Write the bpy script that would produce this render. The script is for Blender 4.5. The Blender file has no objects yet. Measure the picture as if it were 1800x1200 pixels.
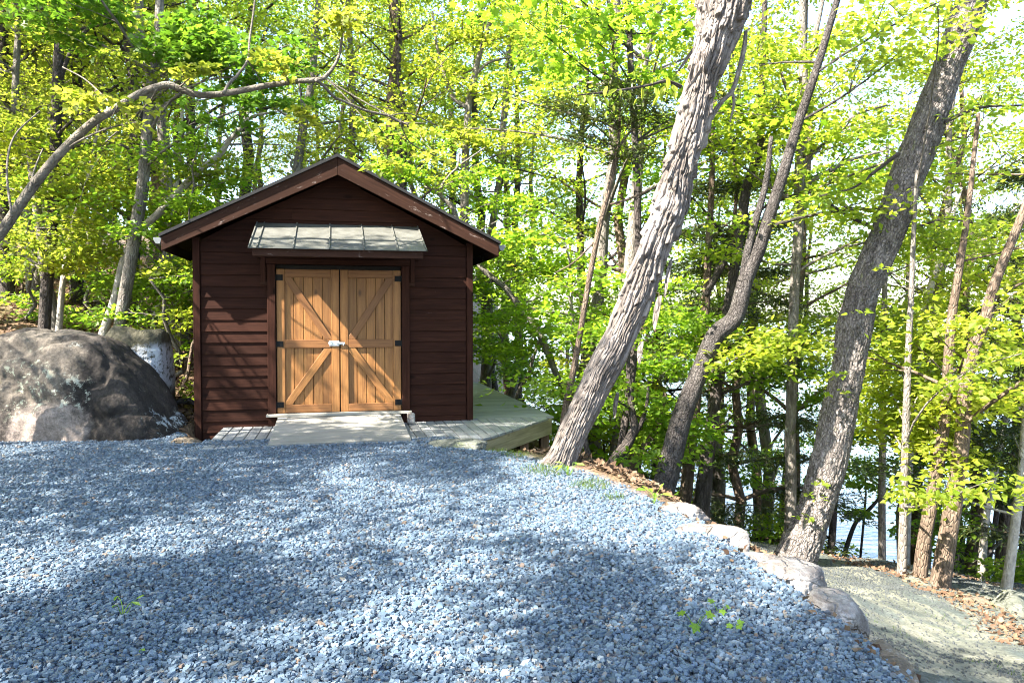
import bpy, bmesh, math, random
import numpy as np
from mathutils import Vector

S = bpy.context.scene
COL = S.collection
R = math.radians
# ------------------------------------------------------------------ camera
CAMZ, F, PITCH = 1.62, 1345.0, R(1.765)
cd = bpy.data.cameras.new('camera'); cam = bpy.data.objects.new('camera', cd); COL.objects.link(cam)
cam.location = (0, 0, CAMZ); cam.rotation_euler = (R(90) - PITCH, 0, 0)
cd.sensor_width = 36; cd.lens = 36 * F / 1800; cd.clip_start = .05; cd.clip_end = 5000
S.camera = cam
# ------------------------------------------------------------------ sky, sun, exposure
LDIR = Vector((.905, .56, -1.08)).normalized()          # the way the light travels
SUN_EL = math.asin(-LDIR.z); SUN_AZ = math.atan2(-LDIR.x, -LDIR.y)
w = bpy.data.worlds.new('World'); S.world = w; w.use_nodes = True
nt = w.node_tree; nt.nodes.clear()
sky = nt.nodes.new('ShaderNodeTexSky'); sky.sky_type = 'NISHITA'; sky.sun_disc = False
sky.sun_elevation = SUN_EL; sky.sun_rotation = SUN_AZ; sky.air_density = 1.0; sky.dust_density = 1.2
bg = nt.nodes.new('ShaderNodeBackground'); bg.inputs[1].default_value = .1
wo = nt.nodes.new('ShaderNodeOutputWorld')
nt.links.new(sky.outputs[0], bg.inputs[0]); nt.links.new(bg.outputs[0], wo.inputs[0])
sd = bpy.data.lights.new('sun', 'SUN'); sd.energy = 5.0; sd.angle = R(.53); sd.color = (1, .93, .82)
so = bpy.data.objects.new('sun', sd); COL.objects.link(so)
so.rotation_euler = LDIR.to_track_quat('-Z', 'Y').to_euler(); so.location = (-30, -20, 40)
S.view_settings.view_transform = 'Standard'; S.view_settings.look = 'None'
S.view_settings.exposure = 3.1; S.view_settings.gamma = 1
S.render.engine = 'CYCLES'
try:
    c_ = S.cycles
    c_.max_bounces = 8; c_.diffuse_bounces = 6; c_.glossy_bounces = 2; c_.transmission_bounces = 4
    c_.use_denoising = True; c_.denoiser = 'OPENIMAGEDENOISE'; c_.denoising_input_passes = 'RGB_ALBEDO_NORMAL'; c_.denoising_prefilter = 'ACCURATE'; c_.filter_width = 1.1; c_.use_adaptive_sampling = True
    c_.adaptive_threshold = .015
    c_.sample_clamp_indirect = 6; c_.caustics_reflective = False; c_.caustics_refractive = False
except Exception as e:
    print(e)

# ------------------------------------------------------------------ numpy helpers
def rng_(s): return np.random.default_rng(s)
_perm = rng_(7).permutation(512).astype(np.int64)
_perm = np.concatenate([_perm, _perm, _perm])
_grad = rng_(8).normal(size=(512, 3)); _grad /= np.linalg.norm(_grad, axis=1)[:, None]
def noise(P):
    P = np.asarray(P, float); I = np.floor(P).astype(np.int64); f = P - I
    u = f * f * f * (f * (f * 6 - 15) + 10); I = I & 511
    out = 0
    for dx in (0, 1):
        for dy in (0, 1):
            for dz in (0, 1):
                h = _perm[_perm[_perm[(I[:, 0] + dx) & 511] + ((I[:, 1] + dy) & 511)] % 512 + ((I[:, 2] + dz) & 511)] % 512
                g = _grad[h]
                d = (g * (f - np.array([dx, dy, dz]))).sum(1)
                out = out + d * (u[:, 0] if dx else 1 - u[:, 0]) * (u[:, 1] if dy else 1 - u[:, 1]) * (u[:, 2] if dz else 1 - u[:, 2])
    return out * 1.6
def fbm(P, o=4, g=.5):
    s, a = 0, 1
    P = np.asarray(P, float)
    for k in range(o):
        s = s + a * noise(P * 2 ** k + 17.3 * k); a *= g
    return s
def sst(a, b, x):
    t = np.clip((np.asarray(x, float) - a) / (b - a), 0, 1); return t * t * (3 - 2 * t)
def at(px, py, Y):
    a, b = (px - 900) / F, (600 - py) / F
    d = np.array([a, math.cos(PITCH) + b * math.sin(PITCH), -math.sin(PITCH) + b * math.cos(PITCH)])
    return d * (Y / d[1]) + np.array([0, 0, CAMZ])

class MB:
    """collects faces, builds ONE mesh object"""
    def __init__(s): s.V = []; s.F = []; s.A = []; s.n = 0
    def add(s, v, f, a=None):
        v = np.asarray(v, float).reshape(-1, 3)
        s.V.append(v); s.A.append(v if a is None else np.asarray(a, float).reshape(-1, 3))
        for q in (f if isinstance(f, list) else [f]):
            s.F.append(np.asarray(q, np.int64) + s.n)
        s.n += len(v)
    def box(s, c, h, ax=None, long=None, off=None):
        """c centre, h half sizes, ax 3 axes rows"""
        ax = np.eye(3) if ax is None else np.asarray(ax, float)
        c = np.asarray(c, float); h = np.asarray(h, float)
        k = np.array([[-1, -1, -1], [1, -1, -1], [1, 1, -1], [-1, 1, -1], [-1, -1, 1], [1, -1, 1], [1, 1, 1], [-1, 1, 1]], float) * h
        v = k @ ax + c
        L = int(np.argmax(h)) if long is None else long
        o = [i for i in range(3) if i != L] + [L]
        g = k[:, o] + (rng_(s.n + 5).uniform(-20, 20, 3) if off is None else off)
        s.add(v, np.array([[0, 3, 2, 1], [4, 5, 6, 7], [0, 1, 5, 4], [1, 2, 6, 5], [2, 3, 7, 6], [3, 0, 4, 7]]), g)
    def prism(s, poly, lo, hi, plane='xz', off=None):
        """polygon extruded along the missing axis"""
        n = len(poly); p = np.asarray(poly, float)
        def mk(t):
            if plane == 'xz': return np.stack([p[:, 0], np.full(n, t), p[:, 1]], 1)
            if plane == 'yz': return np.stack([np.full(n, t), p[:, 0], p[:, 1]], 1)
            return np.stack([p[:, 0], p[:, 1], np.full(n, t)], 1)
        v = np.concatenate([mk(lo), mk(hi)])
        i = np.arange(n); j = (i + 1) % n
        s.add(v, [i[None, ::-1], (i + n)[None, :], np.stack([i, j, j + n, i + n], 1)])
    def tube(s, pts, rad, n=8, cap=True, off=0.0):
        P = np.asarray(pts, float); r = np.asarray(rad, float)
        T = np.gradient(P, axis=0); T /= np.linalg.norm(T, axis=1)[:, None] + 1e-9
        u = np.cross(T[0], [0, 1, .2]); u /= np.linalg.norm(u) + 1e-9
        th = np.arange(n) / n * 2 * math.pi; c, sn = np.cos(th), np.sin(th)
        L = np.concatenate([[0], np.cumsum(np.linalg.norm(np.diff(P, axis=0), axis=1))])
        V = []; A = []
        for k in range(len(P)):
            u = u - T[k] * (u @ T[k]); u /= np.linalg.norm(u) + 1e-9
            w_ = np.cross(T[k], u)
            V.append(P[k] + r[k] * (c[:, None] * u + sn[:, None] * w_))
            A.append(np.stack([c * r[k] + off, sn * r[k], np.full(n, L[k] + off)], 1))
        m = len(P); i = np.arange(m - 1)[:, None] * n; j = np.arange(n)[None, :]; j2 = (j + 1) % n
        f = [np.stack([i + j, i + j2, i + n + j2, i + n + j], -1).reshape(-1, 4)]
        if cap: f += [np.arange(n)[None, ::-1], (np.arange(n) + (m - 1) * n)[None, :]]
        s.add(np.concatenate(V), f, np.concatenate(A))
    def build(s, name, mat, parent=None, smooth=False, bevel=0, loc=None):
        me = bpy.data.meshes.new(name)
        V = np.concatenate(s.V); me.vertices.add(len(V)); me.vertices.foreach_set('co', V.astype(np.float32).ravel())
        loops = np.concatenate([f.ravel() for f in s.F])
        tot = np.concatenate([np.full(len(f), f.shape[1]) for f in s.F])
        st = np.concatenate([[0], np.cumsum(tot)[:-1]])
        me.loops.add(len(loops)); me.loops.foreach_set('vertex_index', loops.astype(np.int32))
        me.polygons.add(len(tot)); me.polygons.foreach_set('loop_start', st.astype(np.int32))
        me.polygons.foreach_set('use_smooth', np.full(len(tot), smooth))
        me.update(calc_edges=True)
        at_ = me.attributes.new('grain', 'FLOAT_VECTOR', 'POINT')
        at_.data.foreach_set('vector', np.concatenate(s.A).astype(np.float32).ravel())
        me.materials.append(mat)
        o = bpy.data.objects.new(name, me); COL.objects.link(o)
        if parent: o.parent = parent
        if loc is not None: o.location = loc
        if bevel:
            b = o.modifiers.new('bevel', 'BEVEL'); b.width = bevel; b.segments = 1; b.limit_method = 'ANGLE'; b.angle_limit = R(40)
        return o

def tag(o, label=None, cat=None, group=None, kind=None):
    if label: o['label'] = label
    if cat: o['category'] = cat
    if group: o['group'] = group
    if kind: o['kind'] = kind
    return o
def thing(name, label, cat, loc=(0, 0, 0), rz=0, group=None):
    o = bpy.data.objects.new(name, None); COL.objects.link(o); o.empty_display_size = .2
    o.location = tuple(loc); o.rotation_euler = (0, 0, rz)
    return tag(o, label, cat, group)

# ------------------------------------------------------------------ materials
class NM:
    def __init__(s, name):
        s.m = bpy.data.materials.new(name); s.m.use_nodes = True; s.t = s.m.node_tree; s.t.nodes.clear()
        s.out = s.t.nodes.new('ShaderNodeOutputMaterial')
    def n(s, typ, ins=None, **kw):
        x = s.t.nodes.new('ShaderNode' + typ)
        for k, v in kw.items(): setattr(x, k, v)
        for k, v in (ins or {}).items(): s.set(x.inputs[k], v)
        return x
    def set(s, i, v):
        if isinstance(v, bpy.types.NodeSocket): s.t.links.new(v, i)
        elif isinstance(v, bpy.types.Node): s.t.links.new(v.outputs[0], i)
        elif isinstance(v, tuple) and len(v) == 3 and i.type == 'RGBA': i.default_value = (*v, 1)
        else: i.default_value = v
    def coord(s, attr=None, scale=(1, 1, 1)):
        if attr: o = s.n('Attribute', attribute_name=attr).outputs['Vector']
        else: o = s.n('TexCoord').outputs['Object']
        return s.n('Mapping', {'Vector': o, 'Scale': scale}).outputs[0]
    def noise(s, v, scale, detail=4, rough=.55, dist=0):
        return s.n('TexNoise', {'Vector': v, 'Scale': scale, 'Detail': detail, 'Roughness': rough, 'Distortion': dist}).outputs[0]
    def ramp(s, f, stops, interp='LINEAR'):
        r = s.n('ValToRGB', {'Fac': f}); e = r.color_ramp.elements; r.color_ramp.interpolation = interp
        while len(e) < len(stops): e.new(.5)
        for q, (p, c) in zip(e, stops):
            q.position = p; q.color = (*c, 1) if not isinstance(c, (int, float)) else (c, c, c, 1)
        return r.outputs[0]
    def mix(s, f, a, b, mode='MIX'):
        x = s.n('Mix', data_type='RGBA', blend_type=mode)
        s.set(x.inputs[0], f); s.set(x.inputs[6], a); s.set(x.inputs[7], b); return x.outputs[2]
    def math(s, op, a, b=0.0):
        x = s.n('Math', operation=op); s.set(x.inputs[0], a); s.set(x.inputs[1], b); return x.outputs[0]
    def bump(s, h, strength=.5, dist=.01, prev=None):
        d = {'Height': h, 'Strength': strength, 'Distance': dist}
        if prev is not None: d['Normal'] = prev
        return s.n('Bump', d).outputs[0]
    def bsdf(s, col, rough=.7, normal=None, spec=.3, metal=0.0):
        b = s.n('BsdfPrincipled', {'Base Color': col, 'Roughness': rough, 'Specular IOR Level': spec, 'Metallic': metal})
        if normal is not None: s.set(b.inputs['Normal'], normal)
        return b
    def done(s, sh):
        s.t.links.new(sh.outputs[0], s.out.inputs[0]); return s.m

def wood(name, dark, mid, light, grain=9, rough=.7, knots=True, bump=.35, spec=.25, wear=None):
    dark, mid, light = [tuple(x * .74 for x in q) for q in (dark, mid, light)]
    m = NM(name); v = m.coord('grain', (1, 1, .07))
    g = m.noise(v, grain * 4, 6, .6, .6)
    g2 = m.noise(m.coord('grain', (1, 1, .02)), 40, 3, .6)
    blot = m.noise(m.coord('grain', (1, 1, .35)), 4.5, 4, .6)
    isl = m.n('NewGeometry').outputs['Random Per Island']
    f = m.math('ADD', m.math('MULTIPLY', g, .6), m.math('MULTIPLY', g2, .4))
    c = m.ramp(f, [(.3, dark), (.5, mid), (.7, light)])
    c = m.mix(m.ramp(blot, [(.45, 0.0), (.75, .6)]), c, dark)
    c = m.mix(1.0, c, m.ramp(isl, [(0, .82), (1, 1.12)]), 'MULTIPLY')
    if knots:
        k = m.n('TexVoronoi', {'Vector': m.coord('grain', (1, 1, .45)), 'Scale': 3.1}).outputs['Distance']
        c = m.mix(m.ramp(k, [(.05, .75), (.11, 0.0)]), c, tuple(x * .35 for x in dark))
    if wear:
        wr = m.noise(m.coord('grain', (1, 1, .3)), 14, 6, .75)
        c = m.mix(m.ramp(wr, [(wear[0], 0.0), (wear[0] + .08, wear[2])]), c, wear[1])
    return m.done(m.bsdf(c, rough, m.bump(f, bump, .004), spec))

M = {}
M['siding'] = wood('brown_stain', (.018, .0066, .0042), (.034, .0125, .0077), (.057, .0215, .0135), 8, .8, True, .6, .08, (.69, (.16, .1, .085), .5))
M['rake'] = wood('weathered_brown_stain', (.019, .0072, .0038), (.033, .013, .0072), (.052, .0225, .0135), 8, .75, True, .5, .12, (.6, (.24, .19, .17), .7))
M['door'] = wood('honey_wood', (.13, .052, .014), (.265, .118, .034), (.38, .185, .06), 7, .55, True, .6, .3)
M['door_rail'] = wood('brown_honey_wood', (.1, .039, .012), (.195, .083, .026), (.28, .13, .043), 7, .55, True, .6, .3)
M['deck'] = wood('grey_deck_wood', (.165, .17, .17), (.265, .272, .272), (.36, .365, .365), 7, .6, True, .4, .45)
M['ramp'] = wood('pale_ramp_wood', (.2, .19, .165), (.3, .285, .25), (.38, .365, .33), 6, .8, False, .3, .2)
M['beam'] = wood('treated_timber', (.17, .14, .08), (.3, .25, .15), (.4, .34, .21), 6, .75, True, .4, .2)
M['post'] = wood('brown_post_wood', (.09, .055, .03), (.16, .1, .055), (.24, .15, .09), 6, .8, True, .4, .2)

def plain(name, col, rough, metal=0.0, spec=.4, var=.15, scale=20):
    m = NM(name); n_ = m.noise(m.coord(), scale, 5, .6)
    c = m.mix(1.0, col, m.ramp(n_, [(.25, 1 - var), (.75, 1 + var)]), 'MULTIPLY')
    r_ = m.ramp(n_, [(.3, max(0, rough - .1)), (.7, min(1, rough + .1))])
    return m.done(m.bsdf(c, r_, m.bump(n_, .1, .002), spec, metal))
M['tin'] = plain('weathered_tin', (.1, .1, .088), .5, .3, .4, .22, 6)
M['iron'] = plain('black_iron', (.006, .006, .0065), .6, 0, .12)
M['steel'] = plain('galvanised_steel', (.4, .42, .43), .4, .6)
M['gutter'] = plain('grey_gutter', (.14, .15, .16), .5)
M['shingle'] = plain('dark_shingle', (.02, .02, .021), .9, 0, .2, .5, 60)
M['dark'] = plain('dark_interior', (.01, .008, .007), .9)

def bark(name, dark, mid, light, sc=14, stretch=.16, bump=.8, lichen=None, dist=.02):
    dark, mid, light = [tuple(x * .88 for x in q) for q in (dark, mid, light)]
    m = NM(name); v = m.coord('grain', (1, 1, stretch))
    n1 = m.noise(v, sc, 6, .65, 1.0)
    vo = m.n('TexVoronoi', {'Vector': m.n('Mapping', {'Vector': m.n('Attribute', attribute_name='grain').outputs['Vector'], 'Scale': (1, 1, stretch * 1.6)}).outputs[0], 'Scale': sc * 1.5}, feature='DISTANCE_TO_EDGE').outputs['Distance']
    big = m.noise(m.coord('grain'), 2.2, 4, .6)
    c = m.ramp(n1, [(.3, dark), (.5, mid), (.72, light)])
    c = m.mix(m.ramp(big, [(.4, 0.0), (.7, .55)]), c, dark)
    if lichen:
        l = m.noise(m.coord('grain', (1, 1, .7)), 5, 6, .7)
        c = m.mix(m.ramp(l, [(lichen[0], 0.0), (lichen[0] + .06, .85)]), c, lichen[1])
    h = m.math('ADD', m.ramp(vo, [(0, 0.0), (.16, 1.0)]), n1)
    return m.done(m.bsdf(c, .85, m.bump(h, bump, dist), .15))
M['shag'] = bark('shaggy_grey_bark', (.05, .041, .035), (.17, .147, .132), (.3, .268, .246), 16, .12, .9, (.66, (.24, .15, .1)))
M['oak'] = bark('ridged_oak_bark', (.05, .043, .038), (.155, .136, .125), (.29, .262, .243), 22, .3, 1.0, (.62, (.13, .13, .07)))
M['bough'] = bark('smooth_bough_bark', (.05, .042, .034), (.14, .122, .1), (.2, .18, .15), 12, .6, .5, (.6, (.06, .05, .04)))
M['oak_shaded'] = bark('shaded_ridged_bark', (.02, .017, .015), (.065, .057, .053), (.13, .118, .11), 22, .3, .9)  # darker copy of the oak bark: shade on the kinked trunk put into its colour
M['bark_dark'] = bark('dark_bark', (.022, .018, .016), (.06, .05, .045), (.12, .1, .09), 20, .2)
M['bark_grey'] = bark('grey_bark', (.075, .065, .056), (.17, .15, .13), (.29, .265, .235), 18, .2, .7, (.64, (.3, .32, .25)))
M['bark_pale'] = bark('pale_bark', (.2, .18, .155), (.34, .31, .27), (.5, .46, .4), 15, .5, .4, (.6, (.13, .11, .09)))
M['bark_brown'] = bark('brown_bark', (.055, .039, .028), (.125, .092, .067), (.21, .16, .12), 18, .2)

def leafm(name, cols, trans=.64, tcol=None, rough=.45):
    m = NM(name); isl = m.n('NewGeometry').outputs['Random Per Island']
    oi = m.n('ObjectInfo').outputs['Random']
    n_ = len(cols)
    c = m.ramp(isl, [(k / (n_ - 1), q) for k, q in enumerate(cols)])
    c = m.mix(1.0, c, m.ramp(oi, [(0, (.86, .92, .9)), (1, (1.14, 1.06, 1.0))]), 'MULTIPLY')
    p = m.bsdf(c, rough, None, .25)
    t = m.n('BsdfTranslucent', {'Color': m.mix(1.0, c, tcol or (2.6, 2.45, 1.5), 'MULTIPLY')})
    x = m.n('MixShader', {0: trans, 1: p.outputs[0], 2: t.outputs[0]})
    return m.done(x)
M['leaf_lime'] = leafm('lime_spring_leaves', [(.125, .172, .02), (.17, .212, .024), (.105, .16, .018), (.21, .23, .04)])
M['leaf_green'] = leafm('fresh_green_leaves', [(.07, .14, .014), (.1, .172, .017), (.13, .192, .02), (.08, .15, .015)])
M['leaf_olive'] = leafm('olive_spring_leaves', [(.13, .165, .022), (.1, .14, .017), (.165, .18, .035), (.085, .13, .016)])
M['leaf_rust'] = leafm('young_reddish_leaves', [(.24, .15, .05), (.2, .17, .03), (.28, .2, .08), (.16, .14, .03)])
M['leaf_maple'] = leafm('maple_leaves', [(.05, .115, .012), (.075, .145, .014), (.1, .17, .016), (.06, .125, .013)], .55, (1.7, 1.75, 1.2))
M['needle'] = leafm('evergreen_needles', [(.022, .045, .012), (.04, .06, .014), (.06, .07, .018), (.03, .05, .016)], .2, (1.2, 1.2, .8))
M['grass'] = leafm('short_grass', [(.04, .075, .014), (.06, .1, .018), (.075, .11, .025)], .35, (1.6, 1.6, 1))
M['weed'] = leafm('weed_leaves', [(.09, .17, .015), (.12, .2, .02)], .35)
M['litter'] = leafm('dead_leaves', [(.05, .027, .016), (.095, .055, .033), (.14, .088, .053), (.065, .036, .022), (.19, .13, .085)], .12, (1, 1, 1), .8)
M['tanleaf'] = leafm('tan_leaf', [(.42, .26, .11), (.36, .2, .08)], .2, (1, 1, 1), .7)

def stone_mat():
    m = NM('slate_chips'); isl = m.n('NewGeometry').outputs['Random Per Island']
    c = m.ramp(isl, [(0, (.042, .064, .092)), (.25, (.075, .109, .15)), (.5, (.057, .086, .12)), (.74, (.1, .135, .172)), (.84, (.048, .055, .065)), (.91, (.165, .19, .212)), (.95, (.12, .113, .103)), (.98, (.125, .092, .072))], 'CONSTANT')
    n_ = m.noise(m.coord(), 45, 4, .6)
    c = m.mix(1.0, c, m.ramp(n_, [(.3, .85), (.7, 1.15)]), 'MULTIPLY')
    return m.done(m.bsdf(c, .48, m.bump(n_, .25, .004), .55))
M['slate'] = stone_mat()

def ground_mat():
    m = NM('forest_floor'); a = m.n('Attribute', attribute_name='zone').outputs['Color']
    sep = m.n('SeparateColor', {0: a}); v = m.coord()
    n1 = m.noise(v, 9, 7, .7); n2 = m.noise(v, .9, 4, .6); vo = m.n('TexVoronoi', {'Vector': v, 'Scale': 26}).outputs
    lit = m.ramp(n1, [(.3, (.035, .022, .013)), (.5, (.1, .062, .036)), (.68, (.17, .115, .07))])
    lit = m.mix(m.ramp(n2, [(.45, 0.0), (.65, .6)]), lit, (.055, .065, .02))
    gr = m.mix(vo['Color'], (.1, .12, .15), (.17, .2, .25))
    c = m.mix(sep.outputs[0], lit, gr)
    h = m.math('ADD', n1, vo['Distance'])
    return m.done(m.bsdf(c, .85, m.bump(h, .7, .03), .2))
M['ground'] = ground_mat()
def path_mat():
    m = NM('sandy_path'); v = m.coord()
    n1 = m.noise(v, 1.3, 6, .62, .4); n2 = m.noise(v, 30, 5, .7); n3 = m.noise(m.coord(None, (1, .35, 1)), 2.6, 4, .6)
    c = m.ramp(n1, [(.34, (.035, .04, .036)), (.47, (.07, .073, .06)), (.62, (.115, .112, .09))])
    c = m.mix(m.ramp(n3, [(.5, 0.0), (.62, .75)]), c, (.033, .042, .043))
    c = m.mix(m.ramp(n1, [(.56, 0.0), (.7, .35)]), c, (.035, .05, .015))
    c = m.mix(1.0, c, m.ramp(n2, [(.3, .45), (.7, 1.5)]), 'MULTIPLY')
    return m.done(m.bsdf(m.mix(1.0, c, (1.3, 1.28, 1.25), 'MULTIPLY'), .9, m.bump(n2, .6, .015), .15))
M['path'] = path_mat()
def water_mat():
    m = NM('lake_water'); v = m.coord(None, (.35, 1, 1))
    h = m.math('ADD', m.noise(v, 2.2, 5, .6, .3), m.math('MULTIPLY', m.noise(v, .35, 3), 1.2))
    return m.done(m.bsdf((.1, .16, .22), .12, m.bump(h, .55, .25), .6))
M['water'] = water_mat()
def rock_mat(name, base, dark, lich, lp=.6, moss=None, sc=3.0):
    base, dark, lich = [tuple(x * .78 for x in q) for q in (base, dark, lich)]
    m = NM(name); v = m.coord()
    n1 = m.noise(v, sc, 7, .65, .3); n2 = m.noise(v, sc * 5, 6, .7); n3 = m.noise(v, sc * 14, 4, .7)
    c = m.ramp(n1, [(.38, dark), (.6, base)])
    c = m.mix(1.0, c, m.ramp(n2, [(.3, .7), (.7, 1.3)]), 'MULTIPLY')
    lm = m.math('MULTIPLY', m.ramp(m.noise(v, sc * .8, 3, .5), [(.53, 0.0), (.6, 1.0)]), m.ramp(m.noise(v, sc * 4, 6, .75), [(lp - .06, 0.0), (lp, 1.0)]))
    c = m.mix(lm, c, lich)
    if moss: c = m.mix(m.math('MULTIPLY', m.ramp(m.noise(m.coord(None, (1.1, 1, 1)), sc * .45, 3), [(.56, 0.0), (.66, .8)]), m.ramp(n2, [(.4, 0.2), (.6, 1.0)])), c, moss)
    h = m.math('ADD', n2, m.math('MULTIPLY', n3, .4))
    return m.done(m.bsdf(c, .85, m.bump(m.math('ADD', h, m.math('MULTIPLY', m.ramp(m.n('TexVoronoi', {'Vector': m.mix(.12, v, m.n('TexNoise', {'Vector': v, 'Scale': sc * 2}).outputs[1]), 'Scale': sc * .9}, feature='DISTANCE_TO_EDGE').outputs['Distance'], [(0, 0.0), (.035, 1.0)]), .5)), .9, .04), .25))
def boulder_mat():
    m = NM('stained_sunlit_boulder'); v = m.coord(); fl = m.coord(None, (1, 0, 1))
    n1 = m.noise(v, 1.5, 8, .7, .3); n2 = m.noise(v, 9, 8, .75); n3 = m.noise(v, 42, 5, .75)
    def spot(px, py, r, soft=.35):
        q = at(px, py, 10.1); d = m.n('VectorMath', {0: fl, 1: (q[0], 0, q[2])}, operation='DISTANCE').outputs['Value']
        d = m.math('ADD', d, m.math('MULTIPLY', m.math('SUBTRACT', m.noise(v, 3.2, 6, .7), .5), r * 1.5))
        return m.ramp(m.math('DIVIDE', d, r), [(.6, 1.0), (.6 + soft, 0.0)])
    c = m.ramp(n1, [(.36, (.0135, .0115, .0105)), (.52, (.03, .025, .022)), (.68, (.062, .05, .042))])
    c = m.mix(spot(95, 755, .62), c, (.19, .155, .135)); c = m.mix(spot(60, 640, .75), c, (.1, .085, .07))  # first spot: sunlight on the lower left painted in as paler tan
    c = m.mix(m.math('MULTIPLY', spot(-60, 650, .5), .7), c, (.11, .1, .03))
    c = m.mix(1.0, c, m.ramp(n2, [(.3, .55), (.7, 1.5)]), 'MULTIPLY'); c = m.mix(1.0, c, m.ramp(n3, [(.3, .6), (.7, 1.4)]), 'MULTIPLY')
    sp = m.ramp(m.noise(v, 7, 9, .8), [(.545, 0.0), (.575, 1.0)]); few = m.ramp(m.noise(v, 5, 8, .8), [(.63, 0.0), (.66, .8)])
    for px, py, r, col in ((45, 680, .5, (.3, .32, .25)), (130, 690, .3, (.3, .31, .26)), (318, 765, .24, (.4, .43, .45)), (280, 735, .28, (.36, .39, .4))):
        c = m.mix(m.math('MULTIPLY', spot(px, py, r, .5), sp), c, col)
    c = m.mix(few, c, (.22, .23, .21))
    h = m.math('ADD', n2, m.math('MULTIPLY', n3, .5))
    return m.done(m.bsdf(c, .85, m.bump(h, .9, .035), .2))
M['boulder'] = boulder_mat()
def boulder2_mat():
    m = NM('mossy_boulder'); v = m.coord(); fl = m.coord(None, (1, 0, 1)); q = at(284, 645, 11.6)
    n1 = m.noise(v, 2, 8, .7); n2 = m.noise(v, 11, 8, .75); d = m.n('VectorMath', {0: fl, 1: (q[0], 0, q[2])}, operation='DISTANCE').outputs['Value']
    c = m.ramp(n1, [(.35, (.03, .027, .02)), (.5, (.06, .055, .035)), (.68, (.09, .08, .06))]); c = m.mix(1.0, c, m.ramp(n2, [(.3, .6), (.7, 1.4)]), 'MULTIPLY')
    k = m.math('MULTIPLY', m.ramp(m.math('ADD', d, m.math('MULTIPLY', m.noise(v, 4, 6, .7), .3)), [(.42, 1.0), (.56, 0.0)]), m.ramp(m.noise(v, 9, 9, .8), [(.43, 0.0), (.48, 1.0)]))
    return m.done(m.bsdf(m.mix(k, c, (.42, .44, .47)), .85, m.bump(n2, .9, .03), .2))
M['boulder2'] = boulder2_mat()
M['ledge'] = rock_mat('pale_ledge_rock', (.38, .35, .32), (.13, .108, .095), (.45, .44, .43), .55, None, 4)
M['slab'] = rock_mat('tan_slab', (.2, .155, .11), (.12, .095, .07), (.26, .245, .22), .6, None, 5)
M['slab_grey'] = rock_mat('grey_slab', (.15, .157, .13), (.09, .097, .08), (.22, .225, .2), .55, (.12, .14, .05), 6)

# ------------------------------------------------------------------ terrain
EY = np.array([-12, 2.5, 3.4, 3.75, 4.18, 4.93, 6.2, 7.2, 8.0, 8.6, 9.4, 10.4, 12.])
EX = np.array([1.9, 1.72, 1.68, 1.68, 1.64, 1.56, 1.36, 1.0, .62, .25, -.3, -1.0, -2.2])
def edge(y): return np.interp(y, EY, EX)
def bench(x, y):
    b = -.98 - .125 * (y - 5.45) - .16 * (x - 3.65) + .36 * np.clip(3.4 - x, 0, 3.2) * np.clip((y - 5) / 3, 0, 1)
    drop = .46 * np.maximum(y - 11.2 - .12 * np.maximum(4 - x, 0), 0) * sst(-.5, 3.6, x)
    return b - drop - .3 * np.maximum(x - 7.5, 0)
LAKE = -7.4
def ground(x, y):
    x = np.asarray(x, float); y = np.asarray(y, float)
    s = x - edge(y)
    zb = bench(x, y)
    bw = np.interp(y, [0, 5.5, 8], [.75, .8, 1.5])
    front = np.minimum(zb, .0) * sst(0, 1, s / bw)
    hill = .11 * np.maximum(y - 10.4, 0) + .15 * np.maximum(-4.9 - x, 0) * sst(9.5, 12, y) + .1 * np.maximum(-8 - x, 0)
    hill = np.where(hill > 4, 4 + (hill - 4) * .5, hill)
    back = hill * (1 - sst(-4.6, .8, x)) + np.minimum(zb, 0) * sst(-4.6, .8, x)
    k = sst(9.9, 11.2, y)
    z = np.where(y > 9.9, front * (1 - k) + back * k, front + .1 * np.maximum(-8 - x, 0))
    dx, dy = x + 3.48, y - 11.303; lu = dx * .9744 + dy * .225; lv = -dx * .225 + dy * .9744
    dk = sst(2.3, 3.3, lu) * (1 - sst(4.8, 5.8, lu)) * sst(-2.9, -1.9, lv) * (1 - sst(7.2, 8.4, lv))
    z = np.where(dk > 0, z * (1 - dk) + np.minimum(z, -.62) * dk, z)
    dk = sst(-1.2, -1.05, lu) * (1 - sst(2.9, 3.4, lu)) * sst(-1.35, -1.1, lv) * (1 - sst(5.2, 5.5, lv))
    z = np.where(dk > 0, z * (1 - dk) + np.minimum(z, -.22) * dk, z)
    return np.maximum(z, LAKE - 1.2)
def ground1(x, y): return float(ground(np.array([x]), np.array([y]))[0])

def grid_mesh(name, X, Y, Z, mat, zone=None, keep=None):
    ny, nx = X.shape
    i = np.arange(ny - 1)[:, None] * nx + np.arange(nx - 1)[None, :]
    f = np.stack([i, i + 1, i + nx + 1, i + nx], -1).reshape(-1, 4)
    if keep is not None: f = f[keep[:-1, :-1].ravel() & keep[1:, 1:].ravel()]
    b = MB(); b.add(np.stack([X, Y, Z], -1).reshape(-1, 3), f)
    o = b.build(name, mat, None, True)
    if zone is not None:
        a = o.data.attributes.new('zone', 'FLOAT_COLOR', 'POINT'); a.data.foreach_set('color', zone.astype(np.float32).ravel())
    return tag(o, kind='structure')
gx = np.concatenate([np.linspace(-150, -24, 24), np.linspace(-23, 12, 240), np.linspace(13, 120, 40)])
gy = np.concatenate([np.linspace(-40, -3, 20), np.linspace(-2.7, 22, 190), np.linspace(22.6, 160, 60)])
X, Y = np.meshgrid(gx, gy); Z = ground(X, Y)
rough = .07 * sst(.1, 1.5, X - edge(Y)) + .1 * sst(10.5, 13, Y)
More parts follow.
